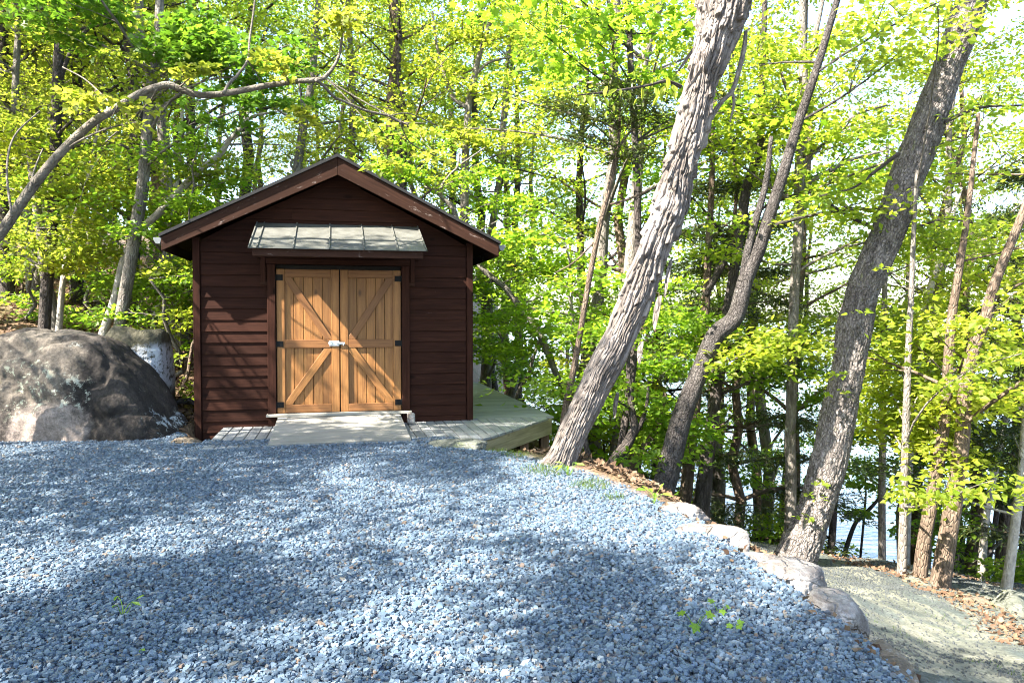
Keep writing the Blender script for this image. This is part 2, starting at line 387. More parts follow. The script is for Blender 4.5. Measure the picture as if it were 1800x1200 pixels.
rough = np.maximum(rough, .1 * sst(-8.2, -9.5, X) * 1.0)
_dx, _dy = X + 3.48, Y - 11.303; _lu = _dx * .9744 + _dy * .225; _lv = -_dx * .225 + _dy * .9744
rough = rough * (1 - sst(-1.6, -1.2, _lu) * (1 - sst(4.6, 5, _lu)) * sst(-2.6, -2, _lv) * (1 - sst(6, 7, _lv)))
Z = Z + rough * fbm(np.stack([X.ravel() * .9, Y.ravel() * .9, 0 * X.ravel()], 1), 4).reshape(X.shape)
plat = (1 - sst(0, .25, X - edge(Y))) * (1 - sst(10, 10.6, Y)) * sst(-9, -8, X)
zone = np.zeros((X.size, 4)); zone[:, 0] = plat.ravel(); zone[:, 3] = 1
grid_mesh('ground', X, Y, Z - .012 * plat, M['ground'], zone)
# lake
b = MB(); b.add([(-300, 14, LAKE), (2500, 14, LAKE), (2500, 3000, LAKE), (-300, 3000, LAKE)], np.array([[0, 1, 2, 3]]))
tag(b.build('lake', M['water']), kind='structure')
# path on the bench below the gravel bank
x2 = np.linspace(1.4, 14, 150); y2 = np.linspace(-4, 13, 200); X, Y = np.meshgrid(x2, y2)
nz = fbm(np.stack([X.ravel() * .8, Y.ravel() * .8, 3 + 0 * X.ravel()], 1), 4).reshape(X.shape)
Zp = ground(X, Y) + .018 + .012 * nz + .07 * sst(.1, 1.5, X - edge(Y)) * fbm(np.stack([X.ravel() * .9, Y.ravel() * .9, 0 * X.ravel()], 1), 4).reshape(X.shape)
keep = (X - edge(Y) > np.interp(Y, [0, 6, 8, 12], [.55, .75, 1.3, 2.3]) + .12 * nz) & (Y < 11.2 + .25 * nz - .12 * np.maximum(X - 5, 0))
grid_mesh('path', X, Y, Zp, M['path'], None, keep)

# ------------------------------------------------------------------ shed (local axes: x along front, y back, z up from the door sill)
TH = R(13.0); SO = np.array([-3.48, 11.303, .204])
def loc2w(u, v): return SO[0] + u * math.cos(TH) - v * math.sin(TH), SO[1] + u * math.sin(TH) + v * math.cos(TH)
shed = thing('shed', 'dark brown clapboard shed with honey wood double doors and a gable roof', 'shed', SO, TH)
UL, UR, UC, DEP = -1.13, 2.924, .897, 5.4
PIT = math.tan(R(26.6)); ZA = 3.79; OV = .36; RK = .35        # apex height (top), eave and rake overhang
def zroof(u): return ZA - abs(u - UC) * PIT
DT = 2.14                                                    # door height
b = MB(); rg = rng_(3); E_ = .164; z = -.42; k = 0
while z < ZA - .3:
    z1 = z + E_ + .02
    zm = z + E_ * .5
    top = zroof(UL) - .30
    def span(zz):
        if zz <= top: return UL + .095, UR - .095
        h_ = (ZA - .27 - zz) / PIT
        return max(UL + .095, UC - h_), min(UR - .095, UC + h_)
    l0, r0 = span(z); l1, r1 = span(z1)
    segs = [(l0, r0, l1, r1)]
    if z < DT + .1: segs = [(l0, -.125, l1, -.125), (1.955, r0, 1.955, r1)]
    elif r0 - l0 > 2.5:
        j = UC + rg.uniform(-.9, .9); segs = [(l0, j - .0015, l1, j - .0015), (j + .0015, r0, j + .0015, r1)]
    for a0, b0, a1, b1 in segs:
        if b1 - a1 < .03: a1 = b1 = (a1 + b1) / 2; b1 += .01
        t = rg.uniform(-.003, .003); dz = rg.uniform(-.004, .004)
        v = [(a0, -.030 + t, z + dz), (b0, -.030 + t + rg.uniform(-.003, .003), z + dz + rg.uniform(-.003, .003)), (b0, 0, z + dz), (a0, 0, z + dz),
             (a1, -.006, z1), (b1, -.006, z1), (b1, 0.004, z1), (a1, 0.004, z1)]
        o_ = rg.uniform(-20, 20, 3)
        g = np.array([(p[2], p[1], p[0]) for p in v]) + o_
        b.add(v, np.array([[0, 3, 2, 1], [4, 5, 6, 7], [0, 1, 5, 4], [1, 2, 6, 5], [2, 3, 7, 6], [3, 0, 4, 7]]), g)
    z += E_; k += 1
b.build('siding', M['siding'], shed)
# core walls behind the siding (two side walls, back wall, front gable sheet)
b = MB()
b.prism([(UL + .02, -.6), (-.1, -.6), (-.1, DT + .08), (1.93, DT + .08), (1.93, -.6), (UR - .02, -.6), (UR - .02, zroof(UR) - .3), (UC, ZA - .28), (UL + .02, zroof(UL) - .3)], .006, .06)
b.prism([(UL, -.6), (UR, -.6), (UR, zroof(UR) - .3), (UC, ZA - .28), (UL, zroof(UL) - .3)], DEP - .06, DEP)
for u0, u1 in ((UL, UL + .06), (UR - .06, UR)):
    b.box(((u0 + u1) / 2, DEP / 2 + .01, (-.6 + zroof(UL) - .3) / 2), (.03, DEP / 2 - .075, (zroof(UL) - .3 + .6) / 2), None, 1)
b.build('wall', M['siding'], shed)
for sx, u in ((1, UR), (-1, UL)):
    b = MB(); zz = -.42
    while zz < zroof(UR) - .35:
        a = u + sx * .004
        v = [(a, .09, zz), (a, DEP, zz), (a + sx * .026, DEP, zz), (a + sx * .026, .09, zz), (a, .09, zz + .18), (a, DEP, zz + .18), (a + sx * .004, DEP, zz + .18), (a + sx * .004, .09, zz + .18)]
        b.add(v, np.array([[0, 3, 2, 1], [4, 5, 6, 7], [0, 1, 5, 4], [1, 2, 6, 5], [2, 3, 7, 6], [3, 0, 4, 7]]), np.array([(p[2], p[0], p[1]) for p in v]) + zz * 7)
        zz += E_
    b.build('side_siding', M['siding'], shed)
zc = zroof(UL) - .2
for u0 in (UL - .012, UR - .083):
    b = MB(); b.box((u0 + .0475, -.012, (zc - .62) / 2), (.0475, .04, (zc + .62) / 2), None, 2); b.build('corner_board', M['siding'], shed, False, .004)
# roof
RB, RF = DEP + .3, -RK
roof = None
b = MB()
th = .045
for sgn in (-1, 1):
    e = UC + sgn * ((UR - UL) / 2 + OV); ze = zroof(e)
    v = [(UC, RF - .03, ZA), (e + sgn * .03, RF - .03, ze - .015), (e + sgn * .03, RB, ze - .015), (UC, RB, ZA),
         (UC, RF - .03, ZA - th), (e + sgn * .03, RF - .03, ze - .015 - th), (e + sgn * .03, RB, ze - .015 - th), (UC, RB, ZA - th)]
    f = np.array([[0, 1, 2, 3], [7, 6, 5, 4], [4, 5, 1, 0], [5, 6, 2, 1], [6, 7, 3, 2]])
    b.add(v, f if sgn > 0 else f[:, ::-1])
roof = b.build('roof', M['shingle'], shed)
for sgn in (-1, 1):                                           # rake boards, soffit decks, fascia, gutters
    e = UC + sgn * ((UR - UL) / 2 + OV); ze = zroof(e)
    H = .235
    pl = [(UC + sgn * .0015, ZA - th - .002), (e, ze - th - .012), (e, ze - th - H * .86), (UC + sgn * .0015, ZA - th - H * 1.1)]
    if sgn < 0: pl = pl[::-1]
    b = MB(); n = 4; p = np.array(pl)
    v = np.concatenate([np.stack([p[:, 0], np.full(4, RF), p[:, 1]], 1), np.stack([p[:, 0], np.full(4, RF + .04), p[:, 1]], 1)])
    ang = math.atan(PIT); ca, sa = math.cos(ang), math.sin(ang)
    g = np.stack([v[:, 0] * sa * sgn + v[:, 2] * ca, v[:, 1], (v[:, 0] * ca * sgn - v[:, 2] * sa)], 1) + 3.3 * sgn
    i = np.arange(4); j = (i + 1) % 4
    b.add(v, [i[None, ::-1], (i + 4)[None], np.stack([i, j, j + 4, i + 4], 1)], g)
    b.build('rake_board', M['rake'], shed, False, .004)
    b = MB()
    pl = [(UC + sgn * .01, ZA - th - .05), (e - sgn * .002, ze - th - .06), (e - sgn * .002, ze - th - .085), (UC + sgn * .01, ZA - th - .075)]
    if sgn < 0: pl = pl[::-1]
    b.prism(pl, RF + .042, RB - .02); b.build('soffit', M['siding'], shed)
    b = MB(); b.box((e - sgn * .014, (RF + RB) / 2 + .03, ze - th - .11), (.012, (RB - RF) / 2 - .05, .09), None, 1); b.build('fascia', M['rake'], shed)
    b = MB(); gu = e + sgn * .0
    pr = [(0, 0), (.02, -.085), (.075, -.085), (.105, -.03), (.105, 0), (.095, 0), (.095, -.025), (.07, -.075), (.025, -.075), (.012, 0)]
    b.prism([(gu + sgn * (.004 + q[0]), ze - th - .02 + q[1]) for q in (pr if sgn < 0 else pr[::-1])], RF + .03, RB)
    # end cap
    q = [(gu + sgn * (.004 + a), ze - th - .02 + c) for a, c in [(0, 0), (.02, -.085), (.075, -.085), (.105, -.03), (.105, 0)]]
    b.prism(q if sgn < 0 else q[::-1], RF + .024, RF + .03)
    b.build('gutter', M['gutter'], shed)
# door frame
b = MB()
b.box((-.066, -.02, (DT + .06) / 2 - .12), (.058, .045, (DT + .06) / 2 + .12), None, 2)
b.box((1.896, -.02, (DT + .06) / 2 - .12), (.058, .045, (DT + .06) / 2 + .12), None, 2)
b.box((.915, -.022, DT + .105), (1.05, .05, .04), None, 0)
b.box((.915, -.016, DT + .17), (1.18, .045, .022), None, 0)
b.build('door_frame', M['siding'], shed, False, .004)
b = MB(); b.box((.915, .05, DT / 2), (.93, .012, DT / 2 + .06)); b.build('door_backing', M['dark'], shed)
for sgn, u0 in ((1, .004), (-1, 1.826)):
    W = .905
    def U(a): return u0 + sgn * a                               # a from the hinge side to the meeting edge
    d = thing('door', None, None); d.parent = shed
    b = MB(); n = 5; a0, a1 = .11, W - .11; pw = (a1 - a0) / n
    for q in range(n):
        b.box((U(a0 + pw * (q + .5)), .008, DT / 2), (pw / 2 - .0035, .012, DT / 2 - .08), None, 2)
    b.build('panel', M['door'], d, False, .004)
    for a in (.06, W - .06): b = MB(); b.box((U(a), -.014, DT / 2), (.0575, .02, DT / 2 - .006), None, 2); b.build('stile', M['door'], d, False, .004)
    for zz, hh in ((.066, .058), (1.03, .062), (DT - .066, .058)): b = MB(); b.box((U(W / 2), -.015, zz), (W / 2 - .1205, .019, hh), None, 0); b.build('rail', M['door_rail'], d, False, .004)
    for A, B in (((.165, 2.0), (W - .165, 1.11)), ((W - .165, .95), (.165, .15))):
        A = np.array(A); B = np.array(B); t = (B - A) / np.linalg.norm(B - A); hw = .052
        # board with ends cut square to the frame
        def clip(zv, av): return zv
        nrm = np.array([-t[1], t[0]])
        L0 = A - t * .02; L1 = B + t * .02
        q = [L0 - nrm * hw, L1 - nrm * hw, L1 + nrm * hw, L0 + nrm * hw]
        lo, hi = (1.0945, DT - .1265) if A[1] > 1.05 else (.1265, .9655)
        # Sutherland-Hodgman clip to the frame opening
        poly = [np.array(p_) for p_ in [A - t * .4 - nrm * hw, B + t * .4 - nrm * hw, B + t * .4 + nrm * hw, A - t * .4 + nrm * hw]]
        for ax, val, s_ in ((0, .1205, 1), (0, W - .1205, -1), (1, lo, 1), (1, hi, -1)):
            out = []
            for ii in range(len(poly)):
                p_, q_ = poly[ii], poly[(ii + 1) % len(poly)]
                ip, iq = (p_[ax] - val) * s_ >= 0, (q_[ax] - val) * s_ >= 0
                if ip: out.append(p_)
                if ip != iq: out.append(p_ + (q_ - p_) * (val - p_[ax]) / (q_[ax] - p_[ax]))
            poly = out
        pp = [(U(p_[0]), p_[1]) for p_ in poly]
        ar = sum(pp[i][0] * pp[(i + 1) % len(pp)][1] - pp[(i + 1) % len(pp)][0] * pp[i][1] for i in range(len(pp)))
        if ar < 0: pp = pp[::-1]
        b = MB(); m_ = len(pp); p2 = np.array(pp)
        v = np.concatenate([np.stack([p2[:, 0], np.full(m_, -.03), p2[:, 1]], 1), np.stack([p2[:, 0], np.full(m_, .0), p2[:, 1]], 1)])
        tt = np.array([t[0] * sgn, 0, t[1]]); nn = np.array([-tt[2], 0, tt[0]])
        g = np.stack([v @ nn, v[:, 1], v @ tt], 1) + 2.7 * A[0] + u0
        i = np.arange(m_); j = (i + 1) % m_
        b.add(v, [i[None, :], (i + m_)[None, ::-1], np.stack([j, i, i + m_, j + m_], 1)], g)
        b.build('brace', M['door_rail'] if A[1] > 1.05 else M['door'], d, False, .003)
    for zz in (.13, 1.03, DT - .13):
        b = MB(); b.box((U(.045), -.039, zz), (.05, .004, .043), None, 0)
        b.tube([(U(-.006), -.045, zz - .05), (U(-.006), -.045, zz + .05)], [.011, .011], 8)
        for dz_ in (-.024, .024): b.tube([(U(.07), -.043, zz + dz_), (U(.07), -.049, zz + dz_)], [.009, .007], 6)
        b.build('hinge', M['iron'], d, False, .002)
# hasp latch, on the left leaf across the gap
la = thing('latch', None, None); la.parent = shed
b = MB(); b.box((.83, -.04, 1.035), (.075, .005, .04), None, 0); b.tube([(.775, -.045, 1.035), (.775, -.052, 1.035)], [.03, .028], 14); b.build('plate', M['steel'], la, False, .003)
b = MB(); b.box((.93, -.05, 1.035), (.055, .005, .018), None, 0); b.tube([(.86, -.056, 1.038), (.985, -.056, 1.038)], [.008, .008], 8); b.tube([(.96, -.056, 1.038), (.965, -.07, 1.02), (.965, -.075, 1.0)], [.007, .007, .006], 6); b.build('bolt', M['steel'], la)
# small hook brackets beside the trim
for u in (-.17, 2.0):
    b = MB(); b.box((u, -.04, 1.93), (.045, .012, .03)); b.tube([(u - .02, -.052, 1.955), (u - .02, -.075, 1.955)], [.006, .006], 6); b.tube([(u + .02, -.052, 1.955), (u + .02, -.075, 1.955)], [.006, .006], 6)
    b.build('bracket', M['rake'], shed, False, .002)
# awning
aw = thing('awning', None, None); aw.parent = shed
AD, AZ0, AZ1 = 1.18, 2.80, 2.335
UA0, UA1 = -.265, 2.095
def aw_z(v): return AZ0 + (AZ1 - AZ0) * (-v - .03) / AD
sl = np.array([0, -AD, AZ1 - AZ0]); sl /= np.linalg.norm(sl); nrm = np.array([0, sl[2], -sl[1]]); nrm = nrm if nrm[2] > 0 else -nrm
mid = np.array([0, -.03 - AD / 2, (AZ0 + AZ1) / 2]); HL = math.hypot(AD, AZ0 - AZ1) / 2
b = MB(); b.box(((UA0 + UA1) / 2, *mid[1:]), ((UA1 - UA0) / 2, HL, .004), [(1, 0, 0), sl, nrm]); b.build('metal_sheet', M['tin'], aw, False, .001)
for u in (UA0 + .012, UA0 + .115, UA0 + .115 + .46, UA0 + .115 + .93, UA0 + .115 + 1.39, UA0 + .115 + 1.84, UA1 - .012):
    b = MB(); b.box(np.array([u, mid[1], mid[2]]) + nrm * .0145, (.008, HL + .004, .0105), [(1, 0, 0), sl, nrm]); b.build('seam', M['tin'], aw, False, .002)
b = MB(); b.box(((UA0 + UA1) / 2, -.03 - AD + .06, AZ1 - .052), ((UA1 - UA0) / 2 - .055, .02, .05), None, 0); b.build('awning_fascia', M['rake'], aw, False, .003)
b = MB(); b.box(((UA0 + UA1) / 2, mid[1], mid[2]) - nrm * .02, ((UA1 - UA0) / 2 - .06, HL - .06, .012), [(1, 0, 0), sl, nrm], 0)
for u in (UA0 + .1, UC, UA1 - .1): b.box(np.array([u, mid[1], mid[2]]) - nrm * .062, (.02, HL - .09, .028), [(1, 0, 0), sl, nrm])
b.build('rafter_frame', M['siding'], aw)
for u in (UA0 + .09, UA1 - .09):
    b = MB(); b.box((u, -.055, DT + .03), (.035, .022, .22), None, 2)
    p0 = np.array([u, -.08, DT - .1]); p1 = np.array([u, -.62, DT + .29]); t_ = (p1 - p0) / np.linalg.norm(p1 - p0)
    b.build('awning_support', M['siding'], aw)
# sill and ramp
b = MB(); b.box((.915, -.075, -.018), (1.06, .075, .018), None, 0); b.build('door_sill', M['ramp'], shed, False, .003)
# ------------------------------------------------------------------ deck
ZD = -.179
deck = thing('deck', 'weathered grey timber deck wrapping round the front and right of the shed', 'deck', SO, TH)
b = MB(); bw = .14; u = -.75
DX0, DX1 = (2.80, -1.86), (4.29, .10)
while u < 4.28:
    u1 = min(u + bw - .013, 4.29)
    v0 = -1.86
    def fr(q): return -1.86 if q < DX0[0] else -1.86 + (q - DX0[0]) * (DX1[1] - DX0[1]) / (DX1[0] - DX0[0])
    ve = -.035 if u < UR + .02 else .09
    if u < UR + .02 and u1 > UR + .02: ve = -.035
    if ve - fr(u1) > .02:
        z0, z1 = ZD - .035, ZD + rng_(int(u * 1000) + 5000).uniform(-.002, .002)
        b_v = [(u, fr(u)), (u1, fr(u1)), (u1, ve), (u, ve)]
        v = [(p[0], p[1], z0) for p in b_v] + [(p[0], p[1], z1) for p in b_v]
        g = np.array([(p[0], p[2], p[1]) for p in v]) + rng_(int(u * 1000) + 5100).uniform(-20, 20, 3)
        b.add(v, np.array([[0, 3, 2, 1], [4, 5, 6, 7], [0, 1, 5, 4], [1, 2, 6, 5], [2, 3, 7, 6], [3, 0, 4, 7]]), g)
    u += bw
v_ = .1
while v_ < 6.9:
    b.box(((UR + .03 + 4.29) / 2, v_ + .066, ZD - .0175 + rng_(int(v_ * 100)).uniform(-.002, .002)), ((4.29 - UR - .03) / 2, .066, .0175), None, 0); v_ += .14
b.build('board', M['deck'], deck, False, .004)
b = MB()
d_ = np.array([DX1[0] - DX0[0], DX1[1] - DX0[1]]); Ld = np.linalg.norm(d_); d_ /= Ld
c_ = np.array([(DX0[0] + DX1[0]) / 2, (DX0[1] + DX1[1]) / 2]) + np.array([-d_[1], d_[0]]) * .045
b.box((c_[0], c_[1], ZD - .04 - .12), (Ld / 2 - .02, .022, .12), [(d_[0], d_[1], 0), (-d_[1], d_[0], 0), (0, 0, 1)], 0)
b.build('rim_beam', M['beam'], deck, False, .004)
b = MB(); b.box((4.25, 3.5, ZD - .16), (.02, 3.32, .12), None, 1); b.box((1.0, -1.83, ZD - .16), (1.76, .02, .12), None, 0); b.box((3.5, 6.95, ZD - .16), (.7, .02, .12), None, 0)
for v_ in (1.5, 3.2, 4.9): b.box((3.6, v_, ZD - .16), (.6, .02, .11), None, 0)
b.build('joist', M['beam'], deck)
for pu, pv in ((4.13, .12), (4.13, 2.5), (4.13, 4.8), (4.13, 6.8), (3.62, -.55)):
    wx, wy = loc2w(pu, pv); zg = ground1(wx, wy) - SO[2] - .3
    b = MB(); b.box((pu, pv, (zg + ZD - .04) / 2), (.07, .07, (ZD - .04 - zg) / 2 - .001), None, 2); b.build('post', M['post'], deck, False, .005)
# ramp
rp = thing('ramp', 'pale board ramp sloping from the door sill down to the gravel', 'ramp', SO, TH)
b = MB()
for q in range(5):
    v0, v1 = -.152 - q * .34, -.152 - (q + 1) * .34 + .006
    def zr(v): return -.04 + (v + .152) / 1.7 * .118
    pw = [(0.02 - .0 * q, v0), (1.80, v0), (1.80, v1), (.02, v1)]
    v = [(p[0], p[1], zr(p[1]) - .03) for p in pw] + [(p[0], p[1], zr(p[1])) for p in pw]
    b.add(v, np.array([[0, 1, 2, 3], [7, 6, 5, 4], [0, 4, 5, 1], [1, 5, 6, 2], [2, 6, 7, 3], [3, 7, 4, 0]]), np.array([(p[1], p[2], p[0]) for p in v]) + q * 3.1)
b.build('board', M['ramp'], rp, False, .003)
b = MB()
for u in (.06, .915, 1.76):
    b.prism([(-.16, -.176), (-1.5, -.176), (-1.5, -.17), (-.16, -.075)][::-1], u - .02, u + .02, 'yz')
b.build('runner', M['ramp'], rp)
# concrete block by the ramp
blk = thing('concrete_block', 'small pale concrete block standing on the deck by the ramp', 'block', SO, TH)
b = MB(); b.box((1.95, -.27, ZD + .085), (.055, .05, .08)); b.build('block', M['ledge'], blk, False, .012)

# ------------------------------------------------------------------ rocks
def rock_mesh(dims, seed, sub=4, cuts=9, amp=.08, depth=.75, fr=1.6, boxy=1.0):
    bm = bmesh.new(); bmesh.ops.create_icosphere(bm, subdivisions=sub, radius=1)
    V = np.array([v.co[:] for v in bm.verts]); Fc = np.array([[v.index for v in f.verts] for f in bm.faces]); bm.free()
    rg = rng_(seed); V = np.sign(V) * np.abs(V) ** boxy; r = np.ones(len(V))
    for k in range(cuts):
        n = rg.normal(size=3); n /= np.linalg.norm(n); d = rg.uniform(depth, .95) * (V @ n).max()
        q = V @ n; lim = np.where(q > .05, d / np.maximum(q, .05), 9)
        r = np.minimum(r, lim)
    V = V * r[:, None]
    V = V * (1 + amp * fbm(V * fr + seed, 3, .5) + .03 * fbm(V * 7 + seed, 3, .6))[:, None]
    return V * np.array(dims) / 2, Fc
def rock(name, label, cat, loc, dims, seed, mat, rz=0, sub=5, cuts=16, amp=.05, group=None, depth=.55, tilt=0, boxy=.72):
    V, Fc = rock_mesh(dims, seed, sub, cuts, amp, depth, 1.6, boxy)
    b = MB(); b.add(V, Fc); o = b.build(name, mat, None, True)
    o.location = loc; o.rotation_euler = (tilt, 0, rz)
    o.data.shade_smooth()
    return tag(o, label, cat, group)
# the big boulder: lofted from its ridge
def boulder(name, label, prof, Y0, Df, Db, mat, seed, amp=.05, zb=-.15, pw=.62):
    xs = np.array([p[0] for p in prof]); hs = np.array([p[1] for p in prof])
    nu, nv = 320, 220
    u = np.linspace(xs[0], xs[-1], nu); H = np.interp(u, xs, hs); H = np.convolve(np.pad(H, 7, mode='edge'), np.ones(15) / 15, 'valid')
    t = np.linspace(0, math.pi, nv)
    ends = np.sqrt(np.clip(1 - ((u - u.mean()) / (np.ptp(u) / 2)) ** 4, 0, 1))
    P = np.zeros((nv, nu, 3))
    for i, a in enumerate(t):
        c = math.cos(a); D = np.where(c > 0, Df, Db)
        P[i, :, 0] = u
        P[i, :, 1] = Y0 - np.sign(c) * abs(c) ** .8 * D * (.25 + .75 * ends)
        P[i, :, 2] = zb + (H - zb) * math.sin(a) ** pw
    V = P.reshape(-1, 3)
    N = np.stack([0 * V[:, 0], -np.cos(t).repeat(nu), np.sin(t).repeat(nu)], 1)
    V = V + N * (amp * 2.2 * fbm(V * .9 + seed, 3) + amp * .32 * fbm(V * 3.1 + seed, 6, .6) - amp * 1.1 * sst(.86, 1, 1 - np.abs(noise(V * np.array([.9, .9, 1.4]) + 31) + .1 * noise(V * 5))) + .008 * fbm(V * 22, 2))[:, None]
    i = np.arange(nv - 1)[:, None] * nu + np.arange(nu - 1)[None]
    f = np.stack([i, i + 1, i + nu + 1, i + nu], -1).reshape(-1, 4)
    b = MB(); b.add(V, [f, np.arange(nv)[None] * nu, (np.arange(nv)[None, ::-1]) * nu + nu - 1])
    return tag(b.build(name, mat, None, True), label, 'boulder')
YB = 10.75
def pf(lst, Y): return [(at(px, py, Y)[0], at(px, py, Y)[2]) for px, py in lst]
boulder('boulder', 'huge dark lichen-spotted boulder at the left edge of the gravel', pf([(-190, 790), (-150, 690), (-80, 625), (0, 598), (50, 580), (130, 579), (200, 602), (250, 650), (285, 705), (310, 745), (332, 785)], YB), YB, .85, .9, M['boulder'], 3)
boulder('boulder', 'smaller rounded mossy boulder with a white lichen face, behind the big one', pf([(165, 660), (185, 600), (205, 577), (240, 573), (285, 580), (310, 602), (318, 640), (304, 690), (290, 730)], 11.5), 11.5, .35, .7, M['boulder2'], 9, .04, .05, .5)
GZ = lambda x, y: ground1(x, y)
def rk(name, label, px, py, Y, wpx, hpx, dpt, seed, mat, rz=0, **kw):
    p = at(px, py, Y); s = Y / F
    return rock(name, label, kw.pop('cat', 'rock'), p, (wpx * s * 1.12, dpt, hpx * s * 1.12), seed, mat, rz, **kw)
rk('rock', 'blocky white-topped rock with a rough dark side, upper of the two on the bank', 1388, 1036, 4.9, 92, 84, .34, 21, M['ledge'], -.85, cuts=6, depth=.78, amp=.07, boxy=.38)
rk('rock', 'pale rock with cracked side, lower of the two on the bank', 1458, 1105, 4.35, 96, 110, .4, 27, M['ledge'], -.8, cuts=8, depth=.72, amp=.07, boxy=.42)
rk('rock', 'long pale ledge rock at the gravel edge, uphill of the white-topped rock', 1255, 956, 5.75, 140, 62, .5, 23, M['ledge'], -.5)
rk('rock', 'rounded tan rock between the long ledge and the white-topped rock', 1318, 992, 5.3, 84, 52, .4, 24, M['ledge'], -.3)
rk('rock', 'low grey rock at the upper end of the rocky edge near the leaning trunk', 1200, 908, 6.4, 80, 40, .4, 25, M['ledge'], -.4)
rk('rock', 'flat tan slab set in the gravel beside the white-topped rock', 1350, 1052, 4.62, 100, 46, .5, 26, M['slab'], -.65)
rk('rock', 'flat tan slab set in the gravel beside the lower cracked rock', 1432, 1118, 4.15, 120, 52, .55, 27, M['slab'], -.7)
rk('rock', 'long flat tan slab running out of the bottom of the picture', 1545, 1190, 3.6, 110, 62, .75, 28, M['slab'], -.35)
rk('rock', 'small grey rock at the bottom edge beside the path', 1630, 1206, 3.75, 90, 40, .3, 29, M['slab_grey'], .3)
rk('flat_stone', 'flat tan stone at the foot of the left corner board', 322, 776, 10.0, 58, 15, .3, 31, M['slab'], .1, cat='stone')
rk('flat_stone', 'flat grey slab tucked under the deck corner', 808, 783, 9.55, 110, 22, .42, 32, M['slab_grey'], -.35, cat='stone')
rk('rock', 'rounded grey rock among dead leaves at the far right edge of the path', 1785, 1072, 8.8, 90, 52, .6, 33, M['slab_grey'], .2)
rk('rock', 'small tan rock half buried in dead leaves beyond the path', 1722, 1066, 8.7, 50, 24, .35, 34, M['slab'], .2)

# ------------------------------------------------------------------ gravel (real chips of slate)
def chips(n, seed, size=(.010, .025)):
    rg = rng_(seed)
    y = 2.6 + (rg.random(n) ** 1.15) * 8.2
    x = rg.uniform(-1, 1, n) * 0
    lo = np.maximum(-.72 * y - .9, -8.2); hi = edge(y) + .22
    x = lo + (hi - lo) * rg.random(n)
    # keep clear of shed, deck and big boulder
    dx, dy = x - SO[0], y - SO[1]
    lu = dx * math.cos(TH) + dy * math.sin(TH); lv = -dx * math.sin(TH) + dy * math.cos(TH)
    lim = np.interp(lu, [-1.2, -.8, -.74, 1.7, 2.0, 3.0], [-.02, -.3, -1.40, -1.62, -1.70, -1.86]) + .07 * noise(np.stack([x * 3, y * 3, 0 * x], 1))
    s = x - edge(y)
    ok = (lv < lim) & (y < 10.6) & (rg.random(n) > sst(-.12, .22, s))
    x, y = x[ok], y[ok]; n = len(x)
    sz = rg.uniform(*size, n) * np.where(rg.random(n) < .06, 1.5, 1)
    k = 5
    th = np.arange(k) / k * 2 * math.pi + rg.uniform(0, 6.3, (n, 1)) + rg.uniform(-.35, .35, (n, k))
    rad = rg.uniform(.62, 1.0, (n, k)) * sz[:, None]; asp = rg.uniform(.5, .9, (n, 1))
    a = rg.uniform(0, 6.3, (n, 1)); lx, ly = np.cos(th) * rad, np.sin(th) * rad * asp
    px_, py_ = lx * np.cos(a) - ly * np.sin(a), lx * np.sin(a) + ly * np.cos(a)
    hgt = sz * rg.uniform(.18, .42, n)
    tx, ty = rg.normal(0, .2, n), rg.normal(0, .2, n)
    top = np.stack([px_ * .86, py_ * .86, hgt[:, None] + tx[:, None] * px_ + ty[:, None] * py_ + rg.normal(0, .06, (n, k)) * sz[:, None]], -1)
    bot = np.stack([px_, py_, -hgt[:, None] * .6 + tx[:, None] * px_ + ty[:, None] * py_], -1)
    lift = rg.uniform(0, .016, n)
    gz = ground(x, y) + .015 * noise(np.stack([x * 1.1, y * 1.1, 0 * x + 4], 1)) + lift
    dl = lv[ok] - np.interp(lu[ok], [-.74, 1.7, 3.0], [-1.40, -1.62, -1.86])
    gz = gz + .035 * sst(-.5, -.05, dl) * (lu[ok] > -.8) * (lu[ok] < 2.6)
    base = np.stack([x, y, gz], -1)
    V = np.concatenate([bot, top], 1) + base[:, None, :]
    o = (np.arange(n) * 2 * k)[:, None]
    i = np.arange(k); j = (i + 1) % k
    topf = o + (i + k)[None]
    sides = (o[:, :, None] + np.stack([i, j, j + k, i + k], 1)[None]).reshape(-1, 4)
    return V.reshape(-1, 3), [topf, sides]
b = MB()
v, f = chips(112000, 11); b.add(v, f)
v, f = chips(62000, 12, (.006, .015)); b.add(v, f)
tag(b.build('gravel', M['slate']), 'blue grey slate chip gravel covering the yard in front of the shed', 'gravel', None, 'stuff')

